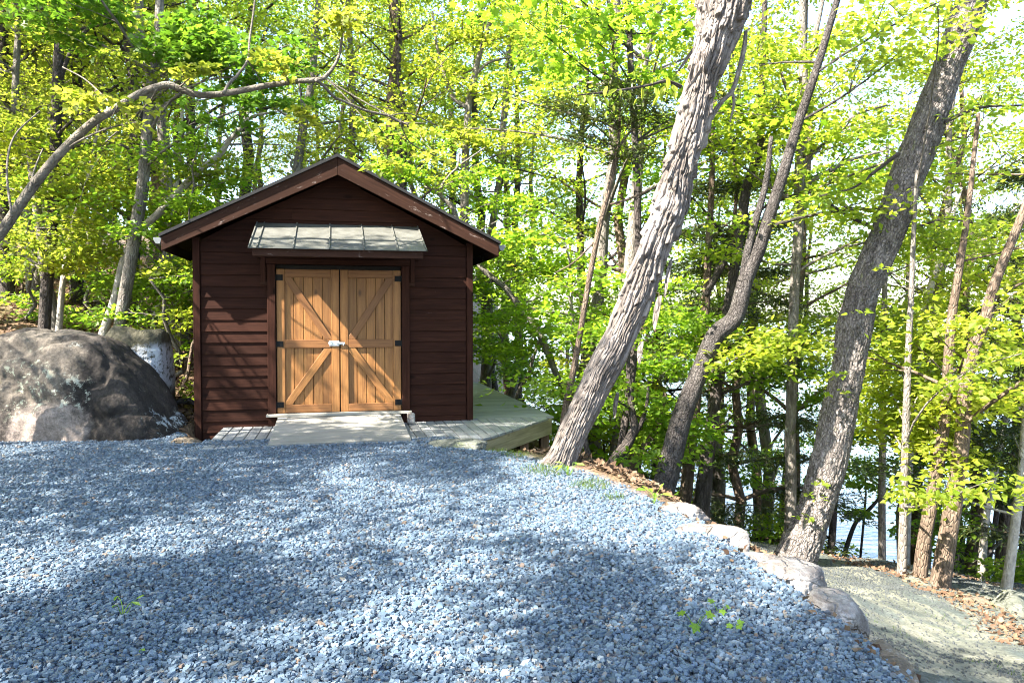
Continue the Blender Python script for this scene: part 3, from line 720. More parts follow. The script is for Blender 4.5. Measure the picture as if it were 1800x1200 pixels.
def path_chips(n, seed):
    rg = rng_(seed); y = 3 + 9 * rg.random(n) ** 1.2; x = rg.uniform(1.8, 9.5, n)
    s = x - edge(y); den = sst(-.1, .5, noise(np.stack([x * .9, y * .5, 0 * x + 9], 1)) + .3 * noise(np.stack([x * 4, y * 4, 0 * x], 1)))
    ok = (s > np.interp(y, [0, 6, 8, 12], [.45, .6, 1.2, 2.2])) & (y < 11.3) & (x < .75 * y + .5) & (rg.random(n) < .12 + .88 * den); x, y = x[ok], y[ok]; n = len(x)
    sz = rg.uniform(.006, .017, n); k = 5; th = np.arange(k) / k * 2 * math.pi + rg.uniform(0, 6.3, (n, 1)) + rg.uniform(-.35, .35, (n, k)); rad = rg.uniform(.6, 1, (n, k)) * sz[:, None]
    px_, py_ = np.cos(th) * rad, np.sin(th) * rad
    z = ground(x, y) + .022 + .012 * fbm(np.stack([x * .8, y * .8, 3 + 0 * x], 1), 4) + .07 * sst(.1, 1.5, x - edge(y)) * fbm(np.stack([x * .9, y * .9, 0 * x], 1), 4)
    h = sz[:, None] * .5
    top = np.stack([px_ * .7, py_ * .7, h + rg.normal(0, .1, (n, k)) * h], -1); bot = np.stack([px_, py_, -h + 0 * px_], -1)
    V = np.concatenate([bot, top], 1) + np.stack([x, y, z], -1)[:, None]; o = (np.arange(n) * 2 * k)[:, None]; i = np.arange(k); j = (i + 1) % k
    return V.reshape(-1, 3), [o + (i + k)[None], (o[:, :, None] + np.stack([i, j, j + k, i + k], 1)[None]).reshape(-1, 4)]
M['grit'] = plain('grey_grit', (.045, .05, .05), .8, 0, .2, .5, 9)
b = MB(); v, f = path_chips(95000, 13); b.add(v, f)
tag(b.build('gravel', M['grit']), 'loose grey grit strewn in drifts over the sandy lower path', 'gravel', None, 'stuff')

# ------------------------------------------------------------------ leaves
KITE = (np.array([(0, 0, 0), (.36, .42, .07), (0, 1, -.04), (-.36, .42, .07)], float), [(0, 1, 2), (0, 2, 3)])
_lo = [(0, 0), (.16, .1), (.5, .06), (.36, .3), (.6, .58), (.26, .56), (0, 1.0), (-.26, .56), (-.6, .58), (-.36, .3), (-.5, .06), (-.16, .1)]
STAR = (np.array([(x, y, -.16 * (x * x + (y - .3) ** 2) + .06 * abs(x)) for x, y in _lo], float), [tuple(range(12))])
LONG = (np.array([(0, 0, 0), (.16, .3, .03), (.17, .6, .02), (0, 1, -.12), (-.17, .6, .02), (-.16, .3, .03)], float), [(0, 1, 2, 3), (0, 3, 4, 5)])
NEED = (np.array([(-.09, 0, 0), (.09, 0, 0), (0, 1, 0)], float), [(0, 1, 2)])
def leaves(b, pos, nrm, head, size, tpl):
    T, fs = tpl
    nrm = nrm / (np.linalg.norm(nrm, axis=1)[:, None] + 1e-9)
    side = np.cross(head, nrm); side /= np.linalg.norm(side, axis=1)[:, None] + 1e-9
    hd = np.cross(nrm, side)
    V = pos[:, None] + size[:, None, None] * (T[None, :, 0:1] * side[:, None] + T[None, :, 1:2] * hd[:, None] + T[None, :, 2:3] * nrm[:, None])
    o = (np.arange(len(pos)) * len(T))[:, None]
    b.add(V.reshape(-1, 3), [o + np.array(q)[None] for q in fs])
def spray(rg, c, d, a, bb, n, size, thick=.14, droop=.22, jit=.5):
    d = np.array([d[0], d[1], d[2] * .4]); d /= np.linalg.norm(d) + 1e-9
    sd_ = np.cross(d, [0, 0, 1]); sd_ /= np.linalg.norm(sd_) + 1e-9; up = np.cross(sd_, d)
    r = np.sqrt(rg.random(n)); t = rg.uniform(0, 2 * math.pi, n)
    p, q = r * np.cos(t), r * np.sin(t)
    P = c + np.outer(p * a, d) + np.outer(q * bb, sd_) + np.outer(rg.normal(0, thick * bb, n), up)
    P[:, 2] -= droop * a * r * r
    N = np.array([0, 0, 1.0]) + rg.normal(0, jit, (n, 3)); 
    H = d[None] * .6 + np.outer(p, d) + np.outer(q, sd_) + rg.normal(0, .45, (n, 3)); H[:, 2] -= .35
    return P, N, H, size * rg.uniform(.65, 1.25, n)
def bez(p0, p1, rg, sag=.1, n=6, up=.0):
    p0, p1 = np.asarray(p0, float), np.asarray(p1, float); L = np.linalg.norm(p1 - p0)
    m_ = (p0 + p1) / 2 + rg.normal(0, sag * L, 3) + np.array([0, 0, up * L]); t = np.linspace(0, 1, n)[:, None]
    return (1 - t) ** 2 * p0 + 2 * t * (1 - t) * m_ + t * t * p1
def limb(tb, lb, rg, p0, p1, r0, leaf, sub=4, a=.7, n=110, size=.1, tpl=KITE, lvl=0, thick=.14):
    """a limb with side twigs, each ending in a spray of leaves"""
    pts = bez(p0, p1, rg, .09, 7, .06); tb.tube(pts, np.linspace(r0, max(r0 * .3, .006), 7), 6 if r0 > .03 else 5, False, rg.uniform(0, 9))
    d = pts[-1] - pts[-3]; L = np.linalg.norm(pts[-1] - pts[0])
    ends = [(pts[-1], d)]
    for k in range(sub):
        q = pts[rg.integers(2, 7)]; ang = rg.uniform(.5, 1.2) * rg.choice([-1, 1])
        dd = d / (np.linalg.norm(d) + 1e-9); dv = np.array([dd[0] * math.cos(ang) - dd[1] * math.sin(ang), dd[0] * math.sin(ang) + dd[1] * math.cos(ang), dd[2] + rg.uniform(-.25, .35)])
        e = q + dv * L * rg.uniform(.25, .5); t_ = bez(q, e, rg, .1, 4, .05)
        tb.tube(t_, np.linspace(r0 * .35, .004, 4), 4, False, rg.uniform(0, 9)); ends.append((e, dv))
    for e, dv in ends:
        if lb is not None: leaves(lb, *spray(rg, e, dv, a * rg.uniform(.7, 1.25), a * .75 * rg.uniform(.7, 1.2), int(n * rg.uniform(.7, 1.3)), size, thick), tpl)
def smooth_path(pts, k=6):
    """Catmull-Rom through rows of (x,y,z,r)"""
    P = np.asarray(pts, float); P = np.vstack([2 * P[0] - P[1], P, 2 * P[-1] - P[-2]]); out = []
    for i in range(1, len(P) - 2):
        for t in np.arange(k) / k:
            out.append(.5 * ((2 * P[i]) + (-P[i - 1] + P[i + 1]) * t + (2 * P[i - 1] - 5 * P[i] + 4 * P[i + 1] - P[i + 2]) * t * t + (-P[i - 1] + 3 * P[i] - 3 * P[i + 1] + P[i + 2]) * t ** 3))
    out.append(P[-2]); Q = np.array(out); Q[:, 3] = np.maximum(Q[:, 3], .003); return Q
def pxpath(lst, Y, Y1=None, k=6, base=True, wob=0, seed=0):
    rows = []; n = len(lst)
    for i, (px, py, wd) in enumerate(lst):
        y = Y if Y1 is None else Y + (Y1 - Y) * i / (n - 1)
        rows.append([*at(px, py, y), wd / 2 * y / F])
    if base:                                                # run the trunk into the ground
        x, y, z, r = rows[0]; zg = ground1(x, y) - .12
        if z > zg + .05:
            m = rows[1]; sl_ = (rows[1][0] - x) / max(rows[1][2] - z, .05)
            rows.insert(0, [x - np.clip(sl_, -.6, .6) * (z - zg), y, zg, r * 1.12])
    return smooth_path(rows, k)
BROOTS = {}
def tree(name, label, cat, group=None):
    return thing(name, label, cat, (0, 0, 0), 0, group)

def hitree(path, n_r, mat, parent, disp, part='trunk', bumps=()):
    """densely meshed trunk with displaced bark; disp(theta, L, r) -> metres"""
    P, r = path[:, :3], path[:, 3]
    T = np.gradient(P, axis=0); T /= np.linalg.norm(T, axis=1)[:, None]
    L = np.concatenate([[0], np.cumsum(np.linalg.norm(np.diff(P, axis=0), axis=1))])
    u = np.cross(T[0], [0, 1, .0]); u /= np.linalg.norm(u); th = np.arange(n_r) / n_r * 2 * math.pi
    V = np.zeros((len(P), n_r, 3)); A = V.copy()
    for k in range(len(P)):
        u = u - T[k] * (u @ T[k]); u /= np.linalg.norm(u); w_ = np.cross(T[k], u)
        dr = np.cos(th)[:, None] * u + np.sin(th)[:, None] * w_
        V[k] = dr
        A[k] = np.stack([np.cos(th) * r[k], np.sin(th) * r[k], np.full(n_r, L[k])], 1)
    dd = disp(A.reshape(-1, 3)).reshape(len(P), n_r)
    D_ = V; V = P[:, None] + D_ * (r[:, None] + dd)[..., None]
    for px, py, yy, rr, hh in bumps:
        q = at(px, py, yy); dist = np.linalg.norm(V - q, axis=2); V = V + D_ * (hh * np.exp(-(dist / rr) ** 2) * (1 + .5 * np.cos(dist / rr * 9)))[..., None]
    i = np.arange(len(P) - 1)[:, None] * n_r; j = np.arange(n_r)[None]; j2 = (j + 1) % n_r
    b = MB(); b.add(V.reshape(-1, 3), np.stack([i + j, i + j2, i + n_r + j2, i + n_r + j], -1).reshape(-1, 4), A.reshape(-1, 3))
    return b.build(part, mat, parent, True)
def _h(i, j, k): return _perm[(_perm[(i.astype(np.int64) & 511)] + (j.astype(np.int64) & 511)) & 511 ] * 1.0 / 512 if k == 0 else _perm[(_perm[(j.astype(np.int64) & 511)] + (i.astype(np.int64) & 511) * 3 + k) & 511] / 512.0
def shag_layer(th, L, K, ln, peel, groove, seed):
    c = th * K / (2 * math.pi) + seed; ci = np.floor(c); cf = c - ci; ci = np.mod(ci, K)
    l = L / ln + _h(ci, ci * 0 + seed, 0) * 7; li = np.floor(l); lf = l - li
    rnd = _h(ci, li, 3); cut = .25 + .5 * rnd
    edge_ = np.minimum(cf, 1 - cf)
    prof = sst(.02, .2, edge_)                             # groove between strips
    lift = np.clip(1 - lf, 0, 1) ** 1.5 * sst(0, .05, lf) * (.3 + rnd)    # lower end of each strip stands off
    return groove * (prof - 1) + peel * lift * prof + groove * .7 * (rnd - .5)
def shag_disp(A):
    th = np.arctan2(A[:, 1], A[:, 0]); L = A[:, 2]
    q = A * np.array([1, 1, .55])
    wv = noise(q * 4.2 + 3) * .22 + noise(q * 11 + 8) * .08
    thw = th + wv + .22 * L; Lw = L + .25 * noise(A * np.array([7, 7, 2.]) + 1)
    up_ = sst(1.7, 2.6, L + .3 * noise(A * 1.5))
    lo = shag_layer(thw, Lw, 36, .55, .008, .014, 5) + .006 * noise(A * np.array([40, 40, 9]))
    hi = shag_layer(thw, Lw, 19, .42, .038, .018, 9) + shag_layer(thw * 1.0 + 1, Lw, 41, .2, .008, .006, 31)
    lump = fbm(A * np.array([2.2, 2.2, 1.3]) + 3, 3)
    return .026 * lump + lo * (1 - up_) + hi * up_ + .005 * noise(A * np.array([60, 60, 14]))
def oak_disp(A):
    w_ = A + .03 * np.stack([noise(A * 6 + 5), noise(A * 6 + 9), 2 * noise(A * 3 + 1)], 1)
    n1 = noise(w_ * np.array([30, 30, 7])); n2 = noise(w_ * np.array([52, 52, 15]) + 3)
    lump = fbm(A * np.array([1.8, 1.8, 1.3]) + 11, 3)
    return .035 * lump + .017 * (1 - 2.2 * np.abs(n1)) + .008 * n2

# ---- A: the big shaggy leaning trunk
tA = tree('hickory_tree', 'thick leaning trunk with shaggy peeling grey bark, beside the deck', 'tree')
pA = pxpath([(958, 872, 120), (968, 845, 84), (986, 812, 58), (1013, 750, 49), (1055, 665, 54), (1090, 592, 52), (1119, 520, 49), (1144, 450, 50), (1174, 375, 52), (1192, 310, 50), (1217, 217, 52), (1239, 130, 54), (1260, 65, 66), (1272, 10, 86), (1296, -70, 80), (1325, -170, 68), (1352, -300, 58), (1400, -520, 46), (1440, -760, 32)], 8.45, 8.9, 44)
hitree(pA, 230, M['shag'], tA, shag_disp, 'trunk', ((1082, 640, 8.3, .1, .06), (1090, 675, 8.3, .09, .05), (1128, 532, 8.3, .1, .05), (1185, 365, 8.4, .14, .05), (1228, 60, 8.45, .17, .1), (1150, 452, 8.3, .08, .04)))
# knots and burls
def burl(name, px, py, Y, r, seed, mat, parent, hole=False):
    V, Fc = rock_mesh((2 * r, 2 * r, 2.3 * r), seed, 3, 3, .16, .8, 2.2)
    b = MB(); b.add(V + at(px, py, Y), Fc, V + seed); return b.build(name, mat, parent, True)
# strips of bark peeling away
rg = rng_(50)
for px, py, ln, sgn in ((1222, 235, 60, 1), (1228, 60, 55, 1), (1222, 80, 60, -1), (1205, 215, 50, 1), (1180, 455, 70, 1), (1160, 520, 60, 1), (1252, 150, 60, 1), (1105, 560, 40, -1), (1186, 330, 45, -1), (1172, 400, 50, 1), (1128, 600, 40, 1), (1200, 250, 70, -1), (1240, 110, 60, -1), (1150, 470, 45, -1), (1210, 340, 40, 1), (1086, 690, 45, 1)):
    p0 = at(px, py, 8.62 - .2 * rg.random()); L_ = ln * 8.6 / F
    dn = np.array([-.42 + .15 * sgn, rg.uniform(-.12, 0), -1.0]); dn /= np.linalg.norm(dn)
    t = np.linspace(0, 1, 7)[:, None]; c = p0 + dn * t * L_ + np.array([.5 * sgn, -.35, 0]) * (t ** 2) * .07
    wd = np.array([.02, .032, .036, .034, .03, .022, .008])[:, None] * rg.uniform(.7, 1.2); sv = np.array([.8, -.5 * sgn, .25])
    V = np.concatenate([c - sv * wd, c + sv * wd]); V2 = V + np.array([0, .008, 0]); i = np.arange(6)
    f = np.stack([i, i + 1, i + 8, i + 7], 1)
    b = MB(); b.add(np.concatenate([V, V2]), [f, f[:, ::-1] + 14, np.stack([i, i + 14, i + 15, i + 1], 1), np.stack([i + 7, i + 8, i + 22, i + 21], 1)])
    b.build('bark_strip', M['shag'], tA)
for lst in ([(1248, 210, 10), (1268, 180, 8), (1287, 160, 8), (1300, 120, 9), (1308, 85, 9), (1311, 55, 7)], [(1287, 160, 7), (1290, 182, 5), (1283, 215, 3)]):
    q = pxpath(lst, 8.75, None, 5, False); b = MB(); b.tube(q[:, :3], q[:, 3], 8); b.build('branch', M['bark_grey'], tA)
b = MB(); q = pxpath([(1196, 152, 8), (1170, 143, 6), (1140, 150, 5), (1095, 158, 4), (1040, 165, 3), (1012, 168, 2)], 8.3, 7.6, 5, False); b.tube(q[:, :3], q[:, 3], 6)
lb = MB(); rg = rng_(61)
for k in range(38):
    i = rg.integers(4, len(q)); c = q[i, :3] + rg.normal(0, .07, 3) + np.array([0, 0, -.04])
    leaves(lb, c[None], np.array([[rg.normal(0, .6), -1, rg.normal(.3, .4)]]), np.array([[rg.normal(0, .35), rg.normal(0, .3), -1]]), np.array([rg.uniform(.07, .15)]), LONG)
b.build('branch', M['bark_dark'], tA); b = MB(); rg = rng_(62)
for e in ((1500, -420, 9.5), (1180, -360, 8.2), (1290, -520, 7.5), (1430, -640, 10.), (1560, -660, 8.8), (1330, -800, 9.5)):
    i = rg.integers(len(pA) - 190, len(pA) - 50); b = MB(); limb(b, lb, rg, pA[i, :3], at(*e), .07, None, 5, .6, 70, .11); b.build('limb', M['bark_grey'], tA)
lb.build('crown', M['leaf_lime'], tA)
# ---- B: the oak at the right
tB = tree('oak_tree', 'thick leaning oak with ridged grey bark, rising from the path at right', 'tree')
pB = pxpath([(1380, 1040, 104), (1392, 1006, 80), (1402, 975, 70), (1414, 945, 63), (1430, 905, 58), (1447, 850, 56), (1462, 793, 57), (1475, 730, 54), (1486, 665, 51), (1497, 600, 54), (1518, 505, 53), (1555, 420, 53), (1596, 305, 54), (1650, 168, 51), (1710, 0, 47), (1752, -120, 43), (1800, -290, 37), (1850, -520, 28)], 9.75, 10.6, 22)
hitree(pB, 130, M['oak'], tB, oak_disp)
b = MB(); lb = MB(); rg = rng_(70)
for s_, lst in (((1656, 160), [(1660, 215, 7), (1720, 190, 5), (1800, 185, 3)]), ((0, 0), [(1580, 270, 8), (1540, 300, 6), (1500, 330, 4), (1440, 345, 3)]), ((0, 0), [(1525, 395, 7), (1490, 380, 5), (1455, 355, 4)]), ((0, 0), [(1610, 400, 5), (1660, 385, 4), (1710, 392, 3)])):
    q = pxpath(lst, 10.2, None, 4, False); b = MB(); b.tube(q[:, :3], q[:, 3], 6); b.build('branch', M['bark_dark'], tB)
    for i in (-1, -4, -6): leaves(lb, *spray(rg, q[i, :3], q[-1, :3] - q[0, :3], .5, .4, 45, .1), KITE)
for e in ((1930, -300, 11), (1700, -420, 9), (1850, -560, 12), (1600, -330, 11.5), (1780, -640, 9.6)):
    i = rg.integers(len(pB) - 70, len(pB) - 20); b = MB(); limb(b, lb, rg, pB[i, :3], at(*e), .06, None, 4, .6, 42, .11); b.build('limb', M['bark_dark'], tB)
for px, py in ((1432, 870), (1416, 905), (1468, 690), (1476, 655), (1555, 470), (1672, 85), (1652, 90), (1445, 845), (1508, 545)):   # epicormic tufts on the bark
    leaves(lb, *spray(rg, at(px, py, 9.72), (rg.normal(), -1, 0), .13, .12, 12, .085), KITE)
lb.build('crown', M['leaf_lime'], tB)

# ---- other trunks traced from the place
def traced(name, label, stems, Y, mat, leafmat, sprays=(), Y1=None, nlimb=5, top=None, cat='tree', group=None, seed=0, size=.1, ns=90, sub=4, tpl=KITE, a=.65, reach=(1.2, 2.4), sides=12, frac=(.35, 1)):
    """stems: lists of (px,py,width); sprays: (px,py,Y) targets of limbs, the rest of the crown is random"""
    t = tree(name, label, cat, group); rg = rng_(seed + 900)
    lb = MB(); tb2 = MB(); first = None
    for k, st in enumerate(stems):
        q = pxpath(st, Y, Y1, 6, k == 0 or st[0][1] > 800)
        q[:, :3] += .25 * q[:, 3:4] * np.stack([noise(q[:, :3] * .9 + seed), noise(q[:, :3] * .9 + seed + 50), 0 * q[:, 0]], 1)
        b = MB(); b.tube(q[:, :3], q[:, 3], sides); b.build('trunk' if k == 0 or st[0][1] > 800 else 'branch', mat, t, True)
        first = q if first is None else first
    q = first; has = False
    for e in sprays:
        p = at(*e[:3]); n_ = e[3] if len(e) > 3 else 1.0
        zc_ = p[2] - .35 * np.linalg.norm(q[:, :2] - p[:2], axis=1); i = int(np.argmin(np.abs(q[:, 2] - zc_) + .5 * np.linalg.norm(q[:, :2] - p[:2], axis=1)))
        tb2 = MB(); limb(tb2, lb, rg, q[i, :3], p, max(.012, q[i, 3] * .32), None, sub, a * n_, int(ns * n_), size, tpl); has = True; tb2.build('limb', mat, t, True)
    for k in range(nlimb):
        i = int(len(q) * rg.uniform(*frac)) - 1; an = rg.uniform(0, 2 * math.pi); L_ = rg.uniform(*reach)
        p = q[i, :3] + np.array([math.cos(an) * L_, math.sin(an) * L_, L_ * rg.uniform(.1, .7)])
        tb2 = MB(); limb(tb2, lb, rg, q[i, :3], p, max(.012, q[i, 3] * .35), None, sub, a, ns, size, tpl); has = True; tb2.build('limb', mat, t, True)
    if has:
        lb.build('crown', M[leafmat], t)
    return t
mp, gn, lm, ol = 'leaf_maple', 'leaf_green', 'leaf_lime', 'leaf_olive'
traced('oak_tree', 'dark grey trunk kinked to the right halfway up, between shaggy and thick leaning trunks', [[(1150, 900, 56), (1155, 882, 44), (1176, 817, 40), (1200, 733, 36), (1232, 650, 31), (1258, 590, 32), (1294, 556, 30), (1313, 490, 27), (1338, 430, 24), (1368, 335, 20), (1400, 230, 17), (1432, 130, 14), (1475, -10, 11), (1520, -180, 8)], [(1305, 510, 18), (1318, 430, 14), (1345, 330, 11), (1356, 240, 7)]], 10.6, M['oak_shaded'], lm, [(1330, 620, 10.4), (1300, 600, 10.8), (1420, 210, 12)], None, 4, seed=1, sides=18, frac=(.6, 1))
traced('oak_tree', 'upright dark trunk just right of the kinked trunk, base on the rocky edge', [[(1230, 915, 48), (1234, 895, 34), (1241, 840, 27), (1248, 780, 24), (1263, 655, 20), (1276, 560, 18), (1291, 480, 18), (1310, 338, 17), (1334, 270, 14), (1338, 180, 12), (1344, 0, 9), (1350, -160, 8)], [(1290, 430, 14), (1262, 480, 13), (1240, 520, 10)], [(1262, 650, 9), (1310, 640, 8), (1360, 655, 6), (1395, 668, 4)], [(1300, 640, 7), (1330, 668, 5), (1362, 680, 3)]], 12.8, M['bark_dark'], gn, [(1240, 560, 12.2), (1180, 640, 12.4), (1330, 640, 12.3), (1380, 660, 12.5)], None, 5, seed=2)
traced('tree', 'straight slim brown trunk with sunlit foot, left of upright dark trunk', [[(1201, 900, 26), (1204, 870, 23), (1210, 810, 22), (1217, 750, 20), (1228, 660, 18), (1240, 540, 15), (1250, 350, 11), (1255, 150, 8)]], 13.2, M['bark_brown'], gn, [(1220, 600, 13), (1190, 560, 13)], None, 4, seed=3)
traced('tree', 'tall straight slim grey trunk standing just left of thick leaning oak', [[(1384, 950, 26), (1388, 925, 21), (1390, 813, 19), (1391, 686, 18), (1395, 560, 17), (1398, 480, 17), (1404, 375, 18), (1408, 292, 19), (1411, 208, 17), (1412, 125, 15), (1411, 0, 12), (1409, -200, 8)], [(1412, 130, 12), (1426, 90, 11), (1438, 40, 9), (1450, -20, 7)], [(1406, 330, 8), (1440, 312, 7), (1500, 280, 5), (1570, 262, 3)], [(1410, 300, 7), (1440, 262, 6), (1500, 205, 5), (1560, 185, 3)], [(1404, 340, 8), (1440, 332, 7), (1490, 365, 5), (1540, 385, 3)], [(1402, 200, 6), (1380, 150, 6), (1368, 105, 4)]], 12.4, M['bark_grey'], lm, [(1330, 90, 12), (1480, 60, 12), (1370, 180, 12.2), (1340, 200, 12), (1460, 330, 12), (1420, 600, 12), (1330, 290, 12.2)], None, 6, seed=4)
traced('tree', 'right one of a pair of brown trunks in the dead leaves past the path', [[(1648, 1045, 46), (1653, 1028, 36), (1664, 960, 31), (1677, 876, 29), (1690, 775, 25), (1696, 697, 23), (1709, 624, 21), (1732, 560, 19), (1748, 500, 17), (1790, 395, 14), (1840, 260, 9)]], 9.7, M['bark_brown'], lm, [(1690, 690, 10), (1650, 780, 10), (1720, 700, 10.2), (1780, 480, 10.5), (1700, 560, 10.2)], None, 4, seed=5, sides=14)
traced('tree', 'left one of a pair of brown trunks in the dead leaves past the path', [[(1609, 1040, 34), (1615, 1020, 26), (1625, 950, 23), (1640, 867, 22), (1654, 785, 20), (1663, 706, 18), (1668, 615, 17), (1674, 546, 15), (1684, 490, 13), (1700, 380, 10), (1720, 200, 7)]], 9.95, M['bark_brown'], lm, [(1620, 740, 10.6), (1580, 690, 10.8), (1690, 430, 11), (1640, 600, 10.8)], None, 4, seed=6, sides=14)
traced('tree', 'short upright dark trunk left of the brown pair, at the path edge', [[(1583, 1028, 24), (1584, 1005, 17), (1588, 913, 14), (1590, 839, 13), (1593, 700, 12), (1602, 500, 9), (1612, 300, 6)]], 10.0, M['bark_grey'], lm, [(1560, 680, 11), (1620, 690, 11), (1540, 740, 11), (1580, 620, 11.2), (1590, 760, 11)], None, 3, seed=7)
traced('tree', 'slim grey trunk past the path, midway between thick oak and dark short trunk', [[(1551, 1000, 15), (1551, 980, 13), (1551, 821, 12), (1553, 650, 11), (1556, 450, 8), (1560, 250, 5)]], 13.2, M['bark_grey'], lm, [(1530, 620, 13), (1570, 640, 13), (1540, 560, 13)], None, 3, seed=8)
traced('tree', 'sunlit pale trunk at the far right edge, foot by the rounded grey rock', [[(1765, 1058, 24), (1769, 1030, 19), (1776, 985, 17), (1783, 936, 16), (1792, 867, 15), (1801, 760, 13), (1812, 600, 11), (1822, 400, 8)]], 10.4, M['bark_pale'], 'needle', [(1790, 700, 11), (1800, 800, 11), (1780, 760, 11), (1810, 640, 11)], None, 3, seed=9, tpl=NEED, ns=260, size=.13)
traced('tree', 'pale mottled slim trunk by the lake, left of the far right pale trunk', [[(1722, 1032, 15), (1726, 1000, 14), (1733, 913, 12), (1746, 839, 12), (1760, 775, 10), (1769, 729, 9), (1790, 660, 7), (1812, 560, 5)]], 14.2, M['bark_pale'], lm, [(1740, 700, 14), (1790, 620, 14)], None, 2, seed=10)
traced('tree', 'thin dark crooked trunk close behind the pale mottled one by the lake', [[(1732, 1030, 12), (1738, 990, 10), (1750, 912, 9), (1752, 870, 9), (1760, 815, 7), (1766, 760, 5), (1775, 700, 4)]], 15.2, M['bark_dark'], lm, [(1780, 770, 15), (1730, 800, 15)], None, 1, seed=11)
traced('tree', 'thin dark bare stem in front of the water right of the brown pair', [[(1684, 1030, 9), (1690, 990, 8), (1692, 950, 8), (1686, 890, 6), (1688, 830, 4)], [(1692, 950, 5), (1706, 920, 4), (1722, 895, 2)]], 16, M['bark_dark'], gn, [(1700, 900, 16, .5), (1670, 930, 16, .5)], None, 0, seed=12)
traced('tree', 'dark upright trunk peeping out right behind the foot of the thick oak', [[(1458, 985, 16), (1461, 958, 13), (1466, 890, 12), (1472, 760, 10), (1482, 560, 7)]], 14, M['bark_dark'], gn, [(1490, 760, 14), (1500, 820, 14), (1470, 700, 13.6)], None, 2, seed=13)
traced('tree', 'thin black stem leaning right over the water, right of the thick oak', [[(1482, 985, 8), (1489, 958, 8), (1503, 920, 7), (1518, 905, 7), (1546, 874, 5), (1556, 850, 3)], [(1519, 905, 4), (1522, 870, 3), (1521, 835, 2)]], 15.4, M['bark_dark'], gn, [(1530, 850, 15, .6), (1500, 900, 15, .6)], None, 0, seed=14)
traced('tree', 'mottled trunk leaning right, half hidden by lime leaves right of thick oak', [[(1590, 985, 15), (1594, 900, 14), (1604, 720, 13), (1612, 650, 13), (1617, 612, 13), (1627, 546, 12), (1640, 490, 11), (1655, 440, 9), (1690, 330, 6)]], 14.4, M['bark_pale'], lm, [(1600, 590, 14), (1650, 520, 14), (1560, 540, 14), (1640, 650, 14)], None, 3, seed=15)
traced('maple_tree', 'black crooked many-stemmed tree just right of the shaggy trunk', [[(1064, 862, 26), (1070, 830, 21), (1082, 806, 20), (1103, 779, 19), (1114, 750, 15), (1110, 725, 13), (1107, 690, 11), (1104, 640, 7), (1110, 560, 4)], [(1048, 858, 20), (1045, 840, 16), (1034, 800, 12), (1028, 760, 8), (1030, 700, 4)], [(1081, 866, 17), (1086, 840, 14), (1093, 815, 13), (1106, 780, 11)], [(1106, 776, 10), (1126, 745, 8), (1136, 712, 6), (1140, 670, 4)]], 11.3, M['bark_dark'], gn, [(1120, 690, 12), (1150, 640, 13), (1100, 640, 12.4), (1140, 590, 13), (1110, 560, 11), (1060, 580, 10.8), (1150, 500, 10.8)], None, 1, seed=16, ns=62, reach=(.8, 1.4))
traced('tree', 'orange sunlit curving trunk between the black crooked tree and the kinked trunk', [[(1098, 872, 24), (1103, 855, 19), (1111, 820, 18), (1124, 796, 17), (1145, 770, 14), (1160, 735, 11), (1170, 690, 8)]], 11.8, M['bark_brown'], gn, [(1180, 740, 11.6), (1150, 700, 11.6), (1200, 760, 11.8)], None, 1, seed=17, reach=(.7, 1.2))
traced('cedar_tree', 'slender leaning reddish trunk with dark feathery top, left of the shaggy trunk', [[(985, 780, 12), (995, 710, 12), (1010, 638, 11), (1026, 550, 10), (1038, 480, 10), (1054, 398, 10), (1071, 333, 9), (1085, 262, 7), (1089, 215, 5), (1090, 150, 3)], [(1086, 262, 5), (1105, 235, 4), (1125, 222, 2)], [(1071, 360, 4), (1105, 350, 4), (1150, 330, 3)], [(1050, 420, 4), (1010, 460, 3), (975, 480, 2)]], 10.4, M['bark_brown'], 'needle', [(1060, 200, 10.2, .7), (1000, 190, 10.2, .6), (1110, 180, 10.2, .8), (1150, 200, 10.3, .7), (1130, 260, 10.3, .7), (1040, 240, 10.2, .6), (1085, 150, 10.4, .6)], None, 0, seed=18, tpl=NEED, ns=130, size=.12, sub=5)
traced('tree', 'grey curving tree leaning left behind the deck and over the roof', [[(1000, 720, 11), (992, 690, 11), (977, 656, 11), (966, 628, 12), (948, 586, 13), (928, 556, 12), (900, 522, 10), (886, 504, 10), (866, 488, 10), (842, 464, 9), (822, 430, 9), (804, 390, 9), (796, 366, 9), (780, 350, 8), (762, 334, 6), (744, 328, 4)], [(776, 346, 5), (776, 328, 5), (790, 308, 4), (804, 293, 4), (808, 268, 3)], [(804, 293, 3), (830, 275, 3), (855, 258, 2)]], 15.2, M['bark_grey'], gn, [(720, 300, 15), (690, 290, 15), (850, 300, 15), (880, 440, 15), (900, 350, 15), (930, 380, 15), (960, 470, 15), (860, 560, 15.4)], None, 2, seed=19)
traced('tree', 'straight grey upper trunk forking above the right roof slope', [[(812, 700, 16), (815, 480, 16), (818, 300, 14), (823, 183, 12), (833, 137, 11), (843, 96, 9), (862, 35, 8), (875, -30, 6)], [(822, 190, 8), (800, 175, 8), (787, 150, 7), (770, 90, 5), (760, 20, 4)], [(836, 130, 7), (860, 110, 5), (900, 100, 3)]], 18, M['bark_grey'], lm, [(800, 60, 18), (900, 60, 18), (760, 120, 18), (880, 150, 18), (830, 240, 18), (740, 200, 18), (930, 250, 18)], None, 5, seed=20, size=.11)
